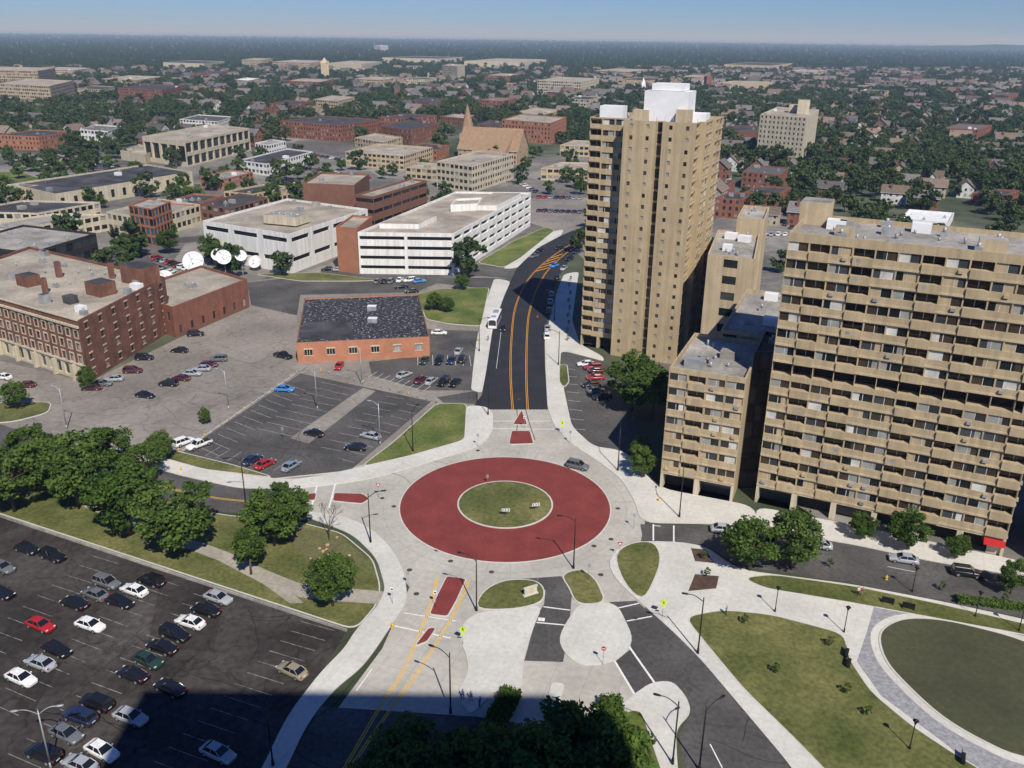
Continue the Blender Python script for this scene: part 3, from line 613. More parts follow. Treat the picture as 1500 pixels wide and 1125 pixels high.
# church
mb=MB()
def gable(mb,c,L,Wd,h,rh,ang,wall,roof,ov=.6,win=True):
    ca,sa=math.cos(ang),math.sin(ang)
    T_=lambda x,y,z:(c[0]+x*ca-y*sa,c[1]+x*sa+y*ca,z)
    hl,hw=L/2,Wd/2
    ps=[Vector(T_(x,y,0)[:2]) for x,y in ((-hl,-hw),(hl,-hw),(hl,hw),(-hl,hw))]
    spw=dict(bay=3.2,fh=3,ww=.35,wh=.5,sill=.3,dep=.12,g=[GL1,GL2,GL3]) if win else None
    for i in range(4): facade(mb,ps[i],ps[(i+1)%4],0,h,wall,spw)
    for s in (-1,1): mb.face([T_(s*hl,-hw,h),T_(s*hl,hw,h),T_(s*hl,0,h+rh)],wall)
    k=rh/hw*ov
    for s in (-1,1):
        mb.face([T_(-hl-ov,s*(hw+ov),h-k+.12),T_(hl+ov,s*(hw+ov),h-k+.12),T_(hl+ov,0,h+rh+.12),T_(-hl-ov,0,h+rh+.12)],roof)
        mb.face([T_(-hl-ov,s*(hw+ov),h-k-.08),T_(hl+ov,s*(hw+ov),h-k-.08),T_(hl+ov,s*(hw+ov),h-k+.12),T_(-hl-ov,s*(hw+ov),h-k+.12)],FRM)
RCH=mat("roof_tile_tan",(.30,.20,.12),ns=.5,amt=.15)
c=G(722,240); gable(mb,(c.x,c.y+15),42,26,9,13,-.3,STONE,RCH); gable(mb,(c.x+4,c.y+12),22,46,9,12,-.3,STONE,RCH)
c=G(683,236); cx,cy=c.x,c.y+20; tz=hgt(Vector((cx,cy)),195); st=hgt(Vector((cx,cy)),152)
mb.box((cx,cy,0),(9,9,tz),STONE,-.3)
mb.grid([[(cx+r*math.cos(t_),cy+r*math.sin(t_),z) for t_ in [2*math.pi*k/8 for k in range(8)]] for r,z in ((5.2,tz),(3,tz+(st-tz)*.45),(.1,st))],RCH,smooth=False)
EXCL.append([Vector((c.x-10,c.y-5)),Vector((c.x+45,c.y-5)),Vector((c.x+45,c.y+45)),Vector((c.x-10,c.y+45))])
mb.obj("church")
def steeple(name,u,v,vt,vp,w,m,rf):
    c=G(u,v); mb=MB(); a=hgt(c,vt); p=hgt(c,vp); mb.box((c.x,c.y,0),(w,w,a),m,.2); 
    mb.grid([[(c.x+r*math.cos(t_),c.y+r*math.sin(t_),z) for t_ in [2*math.pi*k/4+.98 for k in range(4)]] for r,z in ((w*.7,a),(.05,p))],rf,smooth=False)
    for s in (-1,1):
        for q in (-1,1): mb.box((c.x+s*w*.4,c.y+q*w*.4,a),(w*.2,w*.2,(p-a)*.3 if p-a>2 else 3),m,.2)
    mb.obj(name)
steeple("church_tower",477,118,92,84,14,TAN2,TAN2); steeple("church_tower",1036,133,112,108,10,BRK,BRK); steeple("church_tower",941,142,124,113,6,WALLW,RWHT); steeple("church_tower",582,150,130,114,7,BRB,RSH)
# houses
def house_mesh(i):
    mb=MB(); w=[BRK,mat("siding_white",(.6,.6,.57)),mat("siding_grey",(.35,.36,.36)),BRB,mat("siding_tan",(.42,.36,.26)),BRB][i%6]; rf=[RSH,RSH2,RSH][i%3]
    gable(mb,(0,0),11+i%3*2,8.5,6.2,3.4,0,w,rf); 
    if i%2: gable(mb,(1,-3.5),6,5,5.5,2.6,math.pi/2,w,rf,.4)
    mb.box((2,2,7),(1,1,3.6),BRB); mb.box((-3,-5.2,0),(4,1.8,.5),FRM); mb.box((-3,-5.2,2.6),(4.4,2.2,.2),rf)
    for x in (-4.8,-1.2): mb.tube((x,-6,.5),(x,-6,2.6),.1,.1,FRM,5)
    return mb.mesh("house")
HM=[house_mesh(i) for i in range(6)]
def blocked(x,y,r):
    for p in EXCL:
        xs=[q[0] for q in p];
        if x<min(xs)-r or x>max(xs)+r: continue
        ys=[q[1] for q in p]
        if y<min(ys)-r or y>max(ys)+r: continue
        if inside(x,y,offs(p,r)): return True
    return False
HP=[]
def addhouse(x,y,rot,s=1):
    put(random.choice(HM),"house",(x,y,0),rot,s); HP.append((x,y))
rs=random.Random(3); ga=math.radians(-25); ax=Vector((math.cos(ga),math.sin(ga))); bx=Vector((-ax.y,ax.x))
for i in range(-110,130):
    for j in range(5,95):
        q=ax*(i*17)+bx*(j*42+ (8 if i%2 else 0)); u,v=proj(q.x,q.y,0)
        if not(-80<u<1580 and 104<v<345): continue
        right=u>1030 and v<330; left=(v<215 and u<400) or v<175
        if not(right or left): continue
        if rs.random()>(.60 if right else .50)*(1 if v>160 else (.6 if v>125 else .35)): continue
        if u>1180 and v>310: continue
        if blocked(q.x,q.y,9): continue
        addhouse(q.x+rs.uniform(-2,2),q.y+rs.uniform(-2,2),ga+rs.choice((0,math.pi/2,math.pi)),rs.uniform(.85,1.25)*(1 if v>150 else 1.25))
print("houses",len(HP))
# ---------------- trees
def tree_mesh(name,seed,H,R,ncl,nl,ls,mats,shape=0,limbs=True):
    rng=np.random.RandomState(seed); mb=MB()
    base=H*.22; cz=H*.6; rz=H*.40
    if limbs:
        mb.tube((0,0,0),(.02*H,0,H*.35),.022*H,.015*H,BARK,7); mb.tube((.02*H,0,H*.35),(0,.02*H,H*.8),.015*H,.004*H,BARK,6)
    cc=[]
    for i in range(ncl):
        while 1:
            p=rng.uniform(-1,1,3)
            if np.linalg.norm(p)<1: break
        r=np.linalg.norm(p); p=p/r*(r**.45)
        if shape==1: p[:2]*=(1-.62*(p[2]+1)/2)*1.15
        c=np.array([p[0]*R*.8,p[1]*R*.8,cz+p[2]*rz*.82]); c+=rng.normal(0,.07*R,3); cc.append(c)
        if limbs and i%4==0: mb.tube((0,0,base+rng.uniform(.0,.3)*H),tuple(c),.008*H,.002*H,BARK,4,False)
    V=[];M=[]
    i0=len(mb.v)
    for c in cc:
        cr=R*rng.uniform(.17,.36); k=nl//ncl
        dv=rng.normal(0,1,(k,3)); dv/=np.linalg.norm(dv,axis=1)[:,None]; rad=rng.uniform(.3,1,k)**.6*cr
        pos=c+dv*rad[:,None]*np.array([1,1,.75])
        nrm=dv*.7+rng.normal(0,.6,(k,3))+np.array([0,0,.35]); nrm/=np.linalg.norm(nrm,axis=1)[:,None]
        t=np.cross(nrm,rng.normal(0,1,(k,3))); t/=np.linalg.norm(t,axis=1)[:,None]; b=np.cross(nrm,t)
        s=ls*rng.uniform(.6,1.3,k)[:,None]
        q=np.stack([pos-t*s,pos-b*s*.6,pos+t*s,pos+b*s*.6],1)
        V.append(q.reshape(-1,3)); lt=0 if rng.rand()<.65 else 1; M+= [lt if rng.rand()<.8 else 1-lt for _ in range(k)]
    V=np.concatenate(V); n=len(V)//4
    a=mb.mi(mats[0]); b_=mb.mi(mats[1])
    mb.v+= [tuple(x) for x in V]; mb.f+=[(i0+4*i,i0+4*i+1,i0+4*i+2,i0+4*i+3) for i in range(n)]
    mb.m+=[a if m==0 else b_ for m in M]; mb.sm+=[False]*n
    return mb.mesh(name)
TM=[tree_mesh("tree_crown",i,10,4.0,56,6600,.235,(LF[0],LF[1])) for i in range(5)]
TC=tree_mesh("tree_crown_conic",9,10,3.4,50,5200,.25,(LF[1],LF[0]),1)
TS=[tree_mesh("sapling_crown",20+i,5,1.5,16,900,.16,(LF[0],LF[1])) for i in range(2)]
TF=[tree_mesh("far_crown",40+i,10,4.6,26,700,.72,(LF[2],LF[3])) for i in range(4)]
TN=[tree_mesh("city_crown",60+i,10,4.2,34,1900,.42,(LF[0],LF[1])) for i in range(3)]
def tree(u,v,h,w=1,kind=None,name="deciduous_tree",z=0):
    p=G(u,v); m=kind or random.choice(TM); s=h/10
    put(m,name,(p.x,p.y,z),random.uniform(0,6.28),(s*w,s*w,s))
for u,v,h,w in ((115,742,14.5,1.15),(190,785,14,1.15),(265,812,13.5,1.2),(165,695,10.5,1.25),(22,750,13,1.2),(75,718,11,1.2),(235,676,6.5,1.2),(402,800,11.5,1.1),(425,778,9,1.1),(488,888,9,1.1),(1098,836,10,1.2),(1158,832,10.5,1.15),(1328,806,7.5,1.2),(1262,790,5,1.2),(1400,818,4.5,1.2),(925,602,14,1.25),(955,612,13,1.2),(940,700,7,1.1),(938,680,6,1),(636,455,6,1.2),(655,458,5,1.2),(677,425,6,1.1),(130,572,6,1),(25,600,7,1.1),(300,622,4,.9),(320,390,9,1.2),(345,392,9,1.2),(248,372,10,1.1),(185,366,7,1.2),(205,372,7,1.2),(98,372,7,1),(160,385,5,1),
    (610,1190,11,1.3),(665,1205,11.5,1.3),(725,1195,10.5,1.3),(790,1185,11,1.3),(835,1180,13,1.3),(885,1195,12.5,1.2),(560,1230,11,1.2),(760,1230,12,1.4),(340,290,8,1.2),(275,295,8,1.3),(255,290,8,1.2),(380,300,8,1.2),(1035,468,9,1.1),(1020,500,8,1),(1480,870,6,1),(50,692,10,1.15),(215,705,8,1.15),(-30,730,12,1.2)):
    tree(u,v,h,w)
tree(368,842,9.5,1,TC,"conical_tree")
for u,v in ((1090,915),(1136,988),(1215,948),(1240,1018),(1270,1050),(1380,866),(1216,832),(1035,846),(1030,820),(1470,885)): tree(u,v,4.2,1,random.choice(TS),"sapling_tree")
for k in range(9):
    tree(832+k*.5-2*(k%2),500-k*11,4.5,.8,random.choice(TS),"street_tree")
for u,v in ((420,262),(436,264),(300,262),(200,262),(120,262),(90,260),(60,258),(28,262),(45,250),(160,250),(70,275),(330,262),(250,262),(460,272),(480,262),(500,250),(560,262),(575,258),(620,252),(380,238),(150,305),(310,385),(30,420),(60,425),(110,415),(150,402),(190,392),(620,292),(830,268),(840,262),(780,232),(790,228),(700,255),(290,300),(270,280),(400,298),(235,345),(250,350),(10,285),(95,272),(130,300),(180,282),(350,325),(440,298),(455,285),(600,285),(850,285),(770,250),(655,275),(15,240),(75,240)):
    tree(u,v,random.uniform(7,10.5),1.15,random.choice(TN))
mb=MB(); rng=random.Random(5)
def br(p,d,L,r,n):
    q=p+d*L; mb.tube(p,q,r,r*.65,BARK,5,False)
    if n==0: return
    for _ in range(3): br(q,(d+Vector((rng.uniform(-.7,.7),rng.uniform(-.7,.7),rng.uniform(-.1,.4)))).normalized(),L*.72,r*.55,n-1)
br(Vector((0,0,0)),Vector((0,0,1)),2.4,.16,4); p=G(483,792); mb.obj("bare_tree",(p.x,p.y,.12))
def blobleaf(name,p0,p1,w,h,n=2600,mats=(LF[1],LF[0])):
    a,b=G(*p0),G(*p1); L=(b-a).length; d=(b-a)/L; nn=Vector((-d.y,d.x)); rng=np.random.RandomState(2); mb=MB()
    c=(a+b)/2; mb.box((c.x,c.y,0),(L*.96,w*.8,h*.85),mats[0],math.atan2(d.y,d.x))
    for i in range(n):
        s=rng.uniform(0,L); x=rng.uniform(-.5,.5)*w; z=rng.uniform(.1,1)*h
        f=rng.randint(3)
        if f==0: x=math.copysign(w/2,x)+rng.normal(0,.15)
        if f==1: z=h*.93+rng.normal(0,.2)
        if f==2: s=rng.choice([0,L]) if rng.rand()<.3 else s; x=math.copysign(w/2,x)
        q=a+d*s+nn*x; o=Vector((q.x,q.y,z)); t=Vector(rng.normal(0,1,3)).normalized(); u_=t.orthogonal().normalized()
        mb.face([o-t*.18,o-u_*.12,o+t*.18,o+u_*.12],mats[i%2])
    mb.obj(name)
blobleaf("hedge",(893,1032),(912,1110),2.4,1.8); blobleaf("hedge",(715,1085),(750,1020),2.2,1.6); blobleaf("hedge",(1400,880),(1500,893),1.2,.8)
mb=MB(); rng=random.Random(8)
for k in range(9):
    p=G(rng.uniform(455,515),rng.uniform(788,820)); r=rng.uniform(.2,.45)
    mb.grid([[(p.x+r*math.cos(a_)*math.sin(b_)*rng.uniform(.8,1.1),p.y+r*math.sin(a_)*math.sin(b_)*rng.uniform(.8,1.1),.1+r*.6*math.cos(b_)+.1) for a_ in [k2*1.047 for k2 in range(6)]] for b_ in (.05,.7,1.3,1.8)],STONE)
mb.obj("boulder_group")
def inst(name,pts,mesh):
    v=[];f=[]
    for (x,y,s) in pts:
        a=random.uniform(0,6.28); i=len(v)
        for k in range(4): v.append((x+s*.7071*math.cos(a+k*math.pi/2),y+s*.7071*math.sin(a+k*math.pi/2),-.02))
        f.append((i,i+1,i+2,i+3))
    me=bpy.data.meshes.new(name); me.from_pydata(v,[],f); o=put(me,name)
    o.instance_type='FACES'; o.use_instance_faces_scale=True; o.instance_faces_scale=1; o.show_instancer_for_render=False; o.show_instancer_for_viewport=False
    c=put(mesh,"crown"); c.parent=o
rs=random.Random(11); pts=[[] for _ in TF]; cnt=0
HG=set((int(x//12),int(y//12)) for x,y in HP)
# keep a gap on the sunny side of far buildings so they stay visible between the crowns
BLK_=[(sum(q[0] for q in p)/4,min(q[1] for q in p),max(abs(q[0]-sum(r[0] for r in p)/4) for q in p)) for p in EXCL if len(p)==4]
def infront(X,Y):
    for cx_,y0,hw_ in BLK_:
        if Y>600 and abs(X-cx_)<hw_ and y0-Y>0 and y0-Y<45+Y*.05: return True
    return False
D=300.0
while D<15000:
    step=max(7.5,D*.015 if D<1500 else D*.021)
    wl2=D*.66; lat=max(7.5,D*.0038)
    x=-wl2
    while x<wl2:
        X=x+rs.uniform(-.5,.5)*lat; Y=D+rs.uniform(-.6,.6)*step; x+=lat
        u,v=proj(X,Y,0)
        if v<118: pr=.9
        elif v<150: pr=.74
        elif v<180: pr=.60
        elif u>1160 and v<300: pr=.58
        elif u>1040 and v<330: pr=.32
        elif v<215: pr=.38 if u<420 else .20
        else: pr=.05
        nz=math.sin(X*.011+1.3)*math.sin(Y*.009)+.6*math.sin(X*.031)*math.sin(Y*.023+2)
        pr*=1+.5*nz
        if rs.random()>pr: continue
        if v<330 and u>1180 and 262<v<335 and u<1440: 
            if rs.random()>.3: continue
        if D<4000 and blocked(X,Y,3.5): continue
        if D<4000 and infront(X,Y) and rs.random()<.8: continue
        if (int(X//12),int(Y//12)) in HG and rs.random()<.8: continue
        h=rs.uniform(.75,1.5)*(1 if D<2500 else 1+ (D-2500)/9000)
        pts[rs.randrange(4)].append((X,Y,h)); cnt+=1
    D+=step
for k in range(4): inst("distant_trees",pts[k],TF[k])
print("trees",cnt)
mb=MB()
FARH=mat("far_hill",(.035,.055,.035),ns=.004,amt=.3)
ptsr=[]
for k in range(41):
    x=3000+k*130; ptsr.append((x, 9000, 70*math.sin(min(1,k/18)*math.pi/2)*(1+.08*math.sin(k*1.7))))
for k in range(40):
    a,b_=ptsr[k],ptsr[k+1]
    mb.face([(a[0],a[1]-900,0),(b_[0],b_[1]-900,0),b_,a],FARH); mb.face([a,b_,(b_[0],b_[1]+900,0),(a[0],a[1]+900,0)],FARH)
mb.obj("hills")
# ---------------- vehicles
TYRE=mat("tyre",(.02,.02,.02)); HUB=mat("hub",(.4,.4,.42),rough=.4,metal=.5); HL=mat("headlight",(.7,.7,.7),rough=.2); TL=mat("taillight",(.35,.02,.02),rough=.3); CG=mat("car_glass",(.012,.014,.017),rough=.06,spec=.8,amt=0)
PC={}
def paint(n):
    cols=dict(white=(.75,.75,.75),silver=(.38,.40,.42),grey=(.14,.15,.16),black=(.012,.012,.014),navy=(.02,.03,.07),red=(.40,.02,.02),maroon=(.11,.02,.02),blue=(.05,.25,.60),bluesilver=(.22,.27,.33),tan=(.3,.26,.18),green=(.02,.05,.035))
    if n not in PC:
        m=mat("paint_"+n,cols[n],rough=.25,amt=.04,spec=.6); m.node_tree.nodes["Principled BSDF"].inputs["Coat Weight"].default_value=.6; PC[n]=m
    return PC[n]
CM={}
def wheels(mb,xs,y,r=.33,w=.22):
    for x in xs:
        for s in (-1,1):
            mb.tube((x,s*(y-w),r),(x,s*y,r),r,r,TYRE,14); mb.tube((x,s*y,r),(x,s*(y+.015),r),r*.6,r*.55,HUB,10)
def car_mesh(col,kind):
    k=(col,kind)
    if k in CM: return CM[k]
    mb=MB(); P_=paint(col)
    def body(st,zb=.24):
        rg=[]
        for x,zt,w in st:
            h=[(w*.93,zb),(w,zb+.22),(w*.985,zt-.13),(w*.93,zt-.03),(w*.80,zt)]
            rg.append([(x,y,z) for y,z in h]+[(x,-y,z) for y,z in h[::-1]])
        mb.grid(rg,P_,cap=True,smooth=True)
    def green(xb0,xb1,xr0,xr1,zb,zr,wb=.80,wr=.62,bp=()):
        b=[(xb0,-wb),(xb1,-wb),(xb1,wb),(xb0,wb)]; t_=[(xr0,-wr),(xr1,-wr),(xr1,wr),(xr0,wr)]
        for i in range(4):
            j=(i+1)%4; mb.face([(*b[i],zb),(*b[j],zb),(*t_[j],zr),(*t_[i],zr)],CG)
        mb.grid([[(x*1.0,y,zr-.01) for x,y in t_],[(xr0+.05,-wr*.93,zr+.05),(xr1-.08,-wr*.93,zr+.05),(xr1-.08,wr*.93,zr+.05),(xr0+.05,wr*.93,zr+.05)]],P_,cap=True,smooth=False)
        for i in range(4): mb.tube((*b[i],zb),(*t_[i],zr),.055,.045,P_,5,False)
        for f in bp:
            for s in (0,1):
                p0=Vector((b[0][0]+(b[1][0]-b[0][0])*f, (-wb if s==0 else wb)*1.01, zb)); p1=Vector((t_[0][0]+(t_[1][0]-t_[0][0])*f,(-wr if s==0 else wr)*1.01,zr)); mb.tube(p0,p1,.045,.04,P_,5,False)
    if kind=='sedan':
        body([(-2.32,.60,.74),(-2.25,.86,.84),(-1.95,.97,.88),(-1.3,.98,.90),(0,.96,.905),(1.0,.95,.90),(1.6,.86,.88),(2.1,.74,.83),(2.27,.62,.76),(2.33,.48,.66)])
        green(-1.85,1.1,-1.15,.32,.94,1.42,bp=(.5,)); wheels(mb,(-1.4,1.42),.9); L=2.3
    elif kind=='suv':
        body([(-2.32,.70,.80),(-2.28,1.05,.88),(-1.9,1.08,.92),(0,1.08,.93),(.95,1.06,.92),(1.6,1.0,.90),(2.15,.88,.85),(2.3,.60,.74)],.3)
        green(-2.22,1.15,-1.98,.35,1.05,1.68,.83,.68,bp=(.33,.66)); wheels(mb,(-1.4,1.42),.93,.37); L=2.3
    elif kind=='pickup':
        body([(-2.75,.95,.86),(-2.7,1.02,.92),(-.4,1.04,.93),(.9,1.06,.92),(1.6,1.05,.92),(2.5,.95,.88),(2.7,.6,.76)],.35)
        green(-.75,1.3,-.55,.65,1.02,1.72,.84,.7,bp=(.5,)); mb.box((-1.75,0,1.045),(1.7,1.45,.02),DEEP); wheels(mb,(-1.75,1.75),.95,.4); L=2.7
    for s in (-1,1):
        mb.box((L-.16,s*.62,.60),(.22,.3,.12),HL); mb.box((-L+.03,s*.66,.70),(.12,.28,.16),TL)
        mb.box((.75,s*.98,.98),(.14,.2,.12),P_)
    mb.box((-L+.0,0,.55),(.1,.5,.12),HL)
    CM[k]=mb.mesh("car_"+col+"_"+kind); return CM[k]
aN=math.radians(-25)
def car(u,v,ang,col,kind='sedan',name=None):
    p=G(u,v+5) if v>500 else G(u,v+3); n=name or {'sedan':'parked_car','suv':'parked_suv','pickup':'pickup_truck'}[kind]
    put(car_mesh(col,kind),n,(p.x,p.y,.03),ang+(math.pi if random.random()<.5 else 0))
LL=[(320,875,'silver'),(302,893,'black'),(279,911,'white'),(257,929,'black'),(238,948,'black'),(217,967,'green'),(195,988,'black'),(250,1008,'black'),(222,850,'black'),(197,864,'white'),(176,881,'black'),(157,853,'grey'),(140,870,'grey'),(110,883,'black'),(133,915,'white'),(84,951,'black'),(60,971,'silver'),(32,993,'white'),(60,915,'red'),(192,1050,'silver'),(150,1100,'white'),(142,1030,'black'),(118,1050,'navy'),(98,1075,'grey'),(65,1105,'black'),(118,1120,'silver'),(320,1103,'silver'),(78,814,'black'),(40,803,'black'),(4,830,'grey'),(2,868,'black')]
for u,v,c_ in LL: car(u,v,aN+random.uniform(-.05,.05),c_,'suv' if (u*7+v)%4==0 and c_!='white' else 'sedan')
car(428,982,aN-.1,'tan')
for u,v,a,c_,k in ((417,568,-.1,'blue','sedan'),(460,633,aN,'black','sedan'),(543,637,aN,'silver','sedan'),(521,654,-.1,'black','sedan'),(427,681,1.1,'bluesilver','sedan'),(389,678,1.0,'red','sedan'),(370,672,1.1,'navy','sedan'),(292,650,.9,'white','pickup'),(270,646,.9,'white','suv'),
 (213,577,-.25,'black','sedan'),(320,524,.1,'grey','suv'),(306,532,0,'maroon','sedan'),(296,538,0,'silver','sedan'),(282,545,0,'silver','sedan'),(265,552,-.1,'maroon','sedan'),(247,560,-.1,'black','suv'),(263,511,-.1,'black','sedan'),(287,489,.2,'black','suv'),(212,522,.1,'black','suv'),(195,541,.1,'maroon','suv'),(167,553,.1,'silver','sedan'),(150,560,.1,'grey','sedan'),(135,566,.1,'maroon','sedan'),(38,562,.1,'maroon','sedan'),(5,550,-.3,'white','sedan'),
 (497,534,1.5,'red','sedan'),(592,547,.9,'silver','sedan'),(616,554,1.2,'maroon','sedan'),(632,556,1.2,'silver','sedan'),(650,558,1.2,'black','suv'),(667,559,1.2,'black','sedan'),(622,526,1.4,'green','sedan'),(643,527,1.4,'black','suv'),(661,526,1.4,'navy','sedan'),(678,524,1.4,'black','suv'),(672,512,1.4,'silver','sedan'),(643,487,.0,'white','sedan'),(415,519,-.5,'black','pickup'),
 (553,411,1.4,'grey','sedan'),(563,411,1.4,'black','sedan'),(573,411,1.4,'grey','suv'),(586,409,1.4,'white','sedan'),(600,410,.6,'white','suv'),(614,411,.4,'blue','sedan'),(588,419,.3,'black','sedan'),(603,426,.3,'black','sedan'),(480,393,.2,'black','sedan'),(497,394,.2,'silver','sedan'),
 (737,480,1.5,'black','sedan'),(808,430,1.5,'bluesilver','sedan'),(806,441,1.5,'silver','sedan'),(804,455,1.5,'black','sedan'),(801,492,1.55,'white','suv'),(802,480,1.5,'silver','sedan'),(818,405,1.3,'black','suv'),(826,392,1.2,'silver','sedan'),(835,378,1.1,'black','sedan'),(845,368,1.0,'navy','sedan'),(790,366,.9,'black','sedan'),(782,374,.9,'grey','sedan'),(812,388,1,'blue','sedan'),(820,362,.8,'black','sedan'),
 (868,536,.1,'red','suv'),(858,531,.1,'white','sedan'),(876,541,.1,'maroon','sedan'),(866,562,.2,'black','sedan'),(873,570,.2,'grey','sedan'),(882,580,.2,'black','suv'),(872,551,.1,'red','sedan'),
 (1060,774,-.12,'silver','sedan'),(1198,797,-.25,'silver','sedan'),(1323,818,-.27,'silver','sedan'),(1415,838,-.25,'black','suv')): car(u,v,a,c_,k)
car(846,681,-.45,'grey','suv',"minivan")
rs=random.Random(21)
for p0,p1,n in (((100,222),(170,238),12),((440,225),(500,235),10),((395,262),(470,275),12),((310,262),(345,272),8),((1120,345),(1150,345),4),((790,290),(850,292),8),((790,310),(850,312),8),((230,380),(275,395),8),((150,395),(250,400),10),((0,262),(20,268),5),((1290,330),(1310,318),3),((430,245),(500,256),12),((480,270),(540,262),10),((120,248),(172,245),10),((100,232),(160,246),12),((1180,345),(1150,330),4),((760,268),(785,282),6),((225,392),(262,408),6),((60,225),(95,234),8),((10,232),(60,244),10)):
    A_,B_=G(*p0),G(*p1)
    for k in range(n):
        q=A_+(B_-A_)*(k/max(1,n-1))
        if blocked(q.x,q.y,1.5): continue
        put(car_mesh(rs.choice(['white','silver','grey','black','red','navy','maroon']),rs.choice(['sedan','suv'])),"parked_car",(q.x,q.y,.03),aN+1.57)
# bus
mb=MB(); W_=paint('white')
mb.box((0,0,.35),(12,2.5,2.55),W_); mb.box((0,0,2.9),(11.6,2.2,.12),W_); mb.box((-2,0,3.02),(3,1.6,.3),METL); mb.box((3,0,3.02),(1.5,1.4,.2),METL)
for s in (-1,1):
    for k in range(7): mb.box((-4.9+k*1.55,s*1.262,1.35),(1.35,.03,1.05),CG)
    mb.box((0,s*1.262,.75),(11.8,.02,.2),paint('navy'))
mb.box((6.01,0,1.2),(.04,2.2,1.4),CG); mb.box((-6.01,0,1.7),(.04,1.9,.8),CG); mb.box((6.02,0,2.62),(.04,1.6,.25),BLK)
wheels(mb,(-3.4,3.6),1.27,.48,.3)
for s in (-1,1): mb.box((6.02,s*.9,.6),(.05,.3,.2),HL)
p=G(725,474); mb.obj("city_bus",(p.x,p.y,.03),-1.68)
# ---------------- street furniture
def lampmesh(h,arm=2.2,m=BLK,dbl=False):
    mb=MB(); mb.tube((0,0,0),(0,0,.9),.2,.15,m,8); mb.tube((0,0,.9),(0,0,h),.11,.08,m,8)
    for s in ((1,-1) if dbl else (1,)):
        pr=Vector((0,0,h-.6))
        for k in range(1,7):
            t=k/6; q=Vector((s*arm*t,0,h-.6+math.sin(t*math.pi*.6)*.9)); mb.tube(pr,q,.06,.06,m,6,False); pr=q
        mb.grid([[(pr.x+s*(x),y*r,pr.z+z) for y,z in ((.17,.0),(.12,.12),(-.12,.12),(-.17,0),(-.1,-.08),(.1,-.08))] for x,r in ((-.1,.3),(.2,1),(.6,1),(.8,.3))],m,cap=True)
    mb.tube((0,0,h),(0,0,h+.25),.08,.01,m,6)
    return mb.mesh("lamp")
def parklamp():
    mb=MB(); mb.tube((0,0,0),(0,0,.6),.16,.1,BLK,8); mb.tube((0,0,.6),(0,0,3.8),.07,.06,BLK,8); mb.tube((0,0,3.8),(0,0,4.3),.12,.25,BLK,8); mb.tube((0,0,4.3),(0,0,4.6),.38,.04,BLK,10); return mb.mesh("park_lamp")
LM=lampmesh(9.2); LS=lampmesh(8.5,2.0,METL,True); PL=parklamp(); L1=lampmesh(9.5,1.8,METL)
for u,v,a in ((840,833,3.0),(698,895,2.8),(660,1045,2.7),(543,795,.3),(1022,958,2.9),(1024,1128,.6),(360,738,3.4),(605,662,1.2),(715,608,1.6),(818,535,3.0),(905,690,1.5),(995,758,1.4),(985,1120,2.8),(400,1122,2.8),(702,515,.1),(812,470,3.1)):
    p=G(u,v); put(LM,"street_lamp",(p.x,p.y,.1),a)
for u,v in ((557,652),(465,600),(335,600),(98,628),(530,563)):
    p=G(u,v); put(L1,"street_lamp",(p.x,p.y,0),2.8)
p=G(75,1125); put(LS,"parking_lot_lamp",(p.x,p.y,0),.2)
for u,v in ((1135,897),(1236,927),(1336,867),(1428,904),(1332,1098),(1492,925)): 
    p=G(u,v); put(PL,"park_lamp",(p.x,p.y,.15))
LY=mat("sign_yellow_green",(.55,.75,.03),rough=.5,amt=0); SB=mat("sign_black",(.01,.01,.01),amt=0); SW=mat("sign_white",(.75,.75,.75),amt=0); SR=mat("sign_red",(.45,.02,.02),amt=0)
def sign(u,v,kind,ang=0,h=2.6):
    mb=MB(); mb.tube((0,0,0),(0,0,h+.4),.035,.035,METL,6)
    def pl(pts,m,y=-.05): mb.face([(x,y,h+z) for x,z in pts],m); mb.face([(x,.02,h+z) for x,z in pts[::-1]],METL)
    if kind=='ped':
        pl([(0,-.6),(.6,0),(0,.6),(-.6,0)],LY); mb.tube((0,-.06,h+.25),(0,-.065,h+.26),.07,.07,SB,8)
        for a_,b_,c2,d2 in ((0,.18,0,-.05),(0,-.05,.16,-.3),(0,-.05,-.14,-.3),(0,.12,.17,-.02),(0,.12,-.16,.0)): mb.tube((a_,-.06,h+b_),(c2,-.06,h+d2),.035,.03,SB,5)
        mb.box((0,-.05,h-1.0),(.6,.02,.3),LY)
    elif kind=='chev':
        for k in range(3):
            x0=-.75+k*.5; pl([(x0,-.3),(x0+.46,-.3),(x0+.46,.3),(x0,.3)],SW); mb.face([(x0+.05,-.07,h-.25),(x0+.2,-.07,h-.25),(x0+.38,-.07,h),(x0+.2,-.07,h+.25),(x0+.05,-.07,h+.25),(x0+.22,-.07,h)],SB)
    elif kind=='stop': pl([(.35*math.cos(a_+.39),.35*math.sin(a_+.39)) for a_ in [k*math.pi/4 for k in range(8)]],SR); mb.box((0,-.06,h-.06),(.5,.01,.12),SW)
    elif kind=='yield': pl([(0,-.42),(.45,.35),(-.45,.35)],SR); mb.face([(0,-.06,h-.2),(.24,-.06,h+.22),(-.24,-.06,h+.22)],SW)
    else: pl([(-.24,-.32),(.24,-.32),(.24,.32),(-.24,.32)],METL if kind=='back' else SW); mb.box((0,-.06,h-.16),(.3,.01,.24),SB if kind!='back' else METL)
    p=G(u,v); mb.obj({'ped':'pedestrian_crossing_sign','chev':'chevron_sign','stop':'no_entry_sign','yield':'yield_sign'}.get(kind,'traffic_sign'),(p.x,p.y,.15),ang)
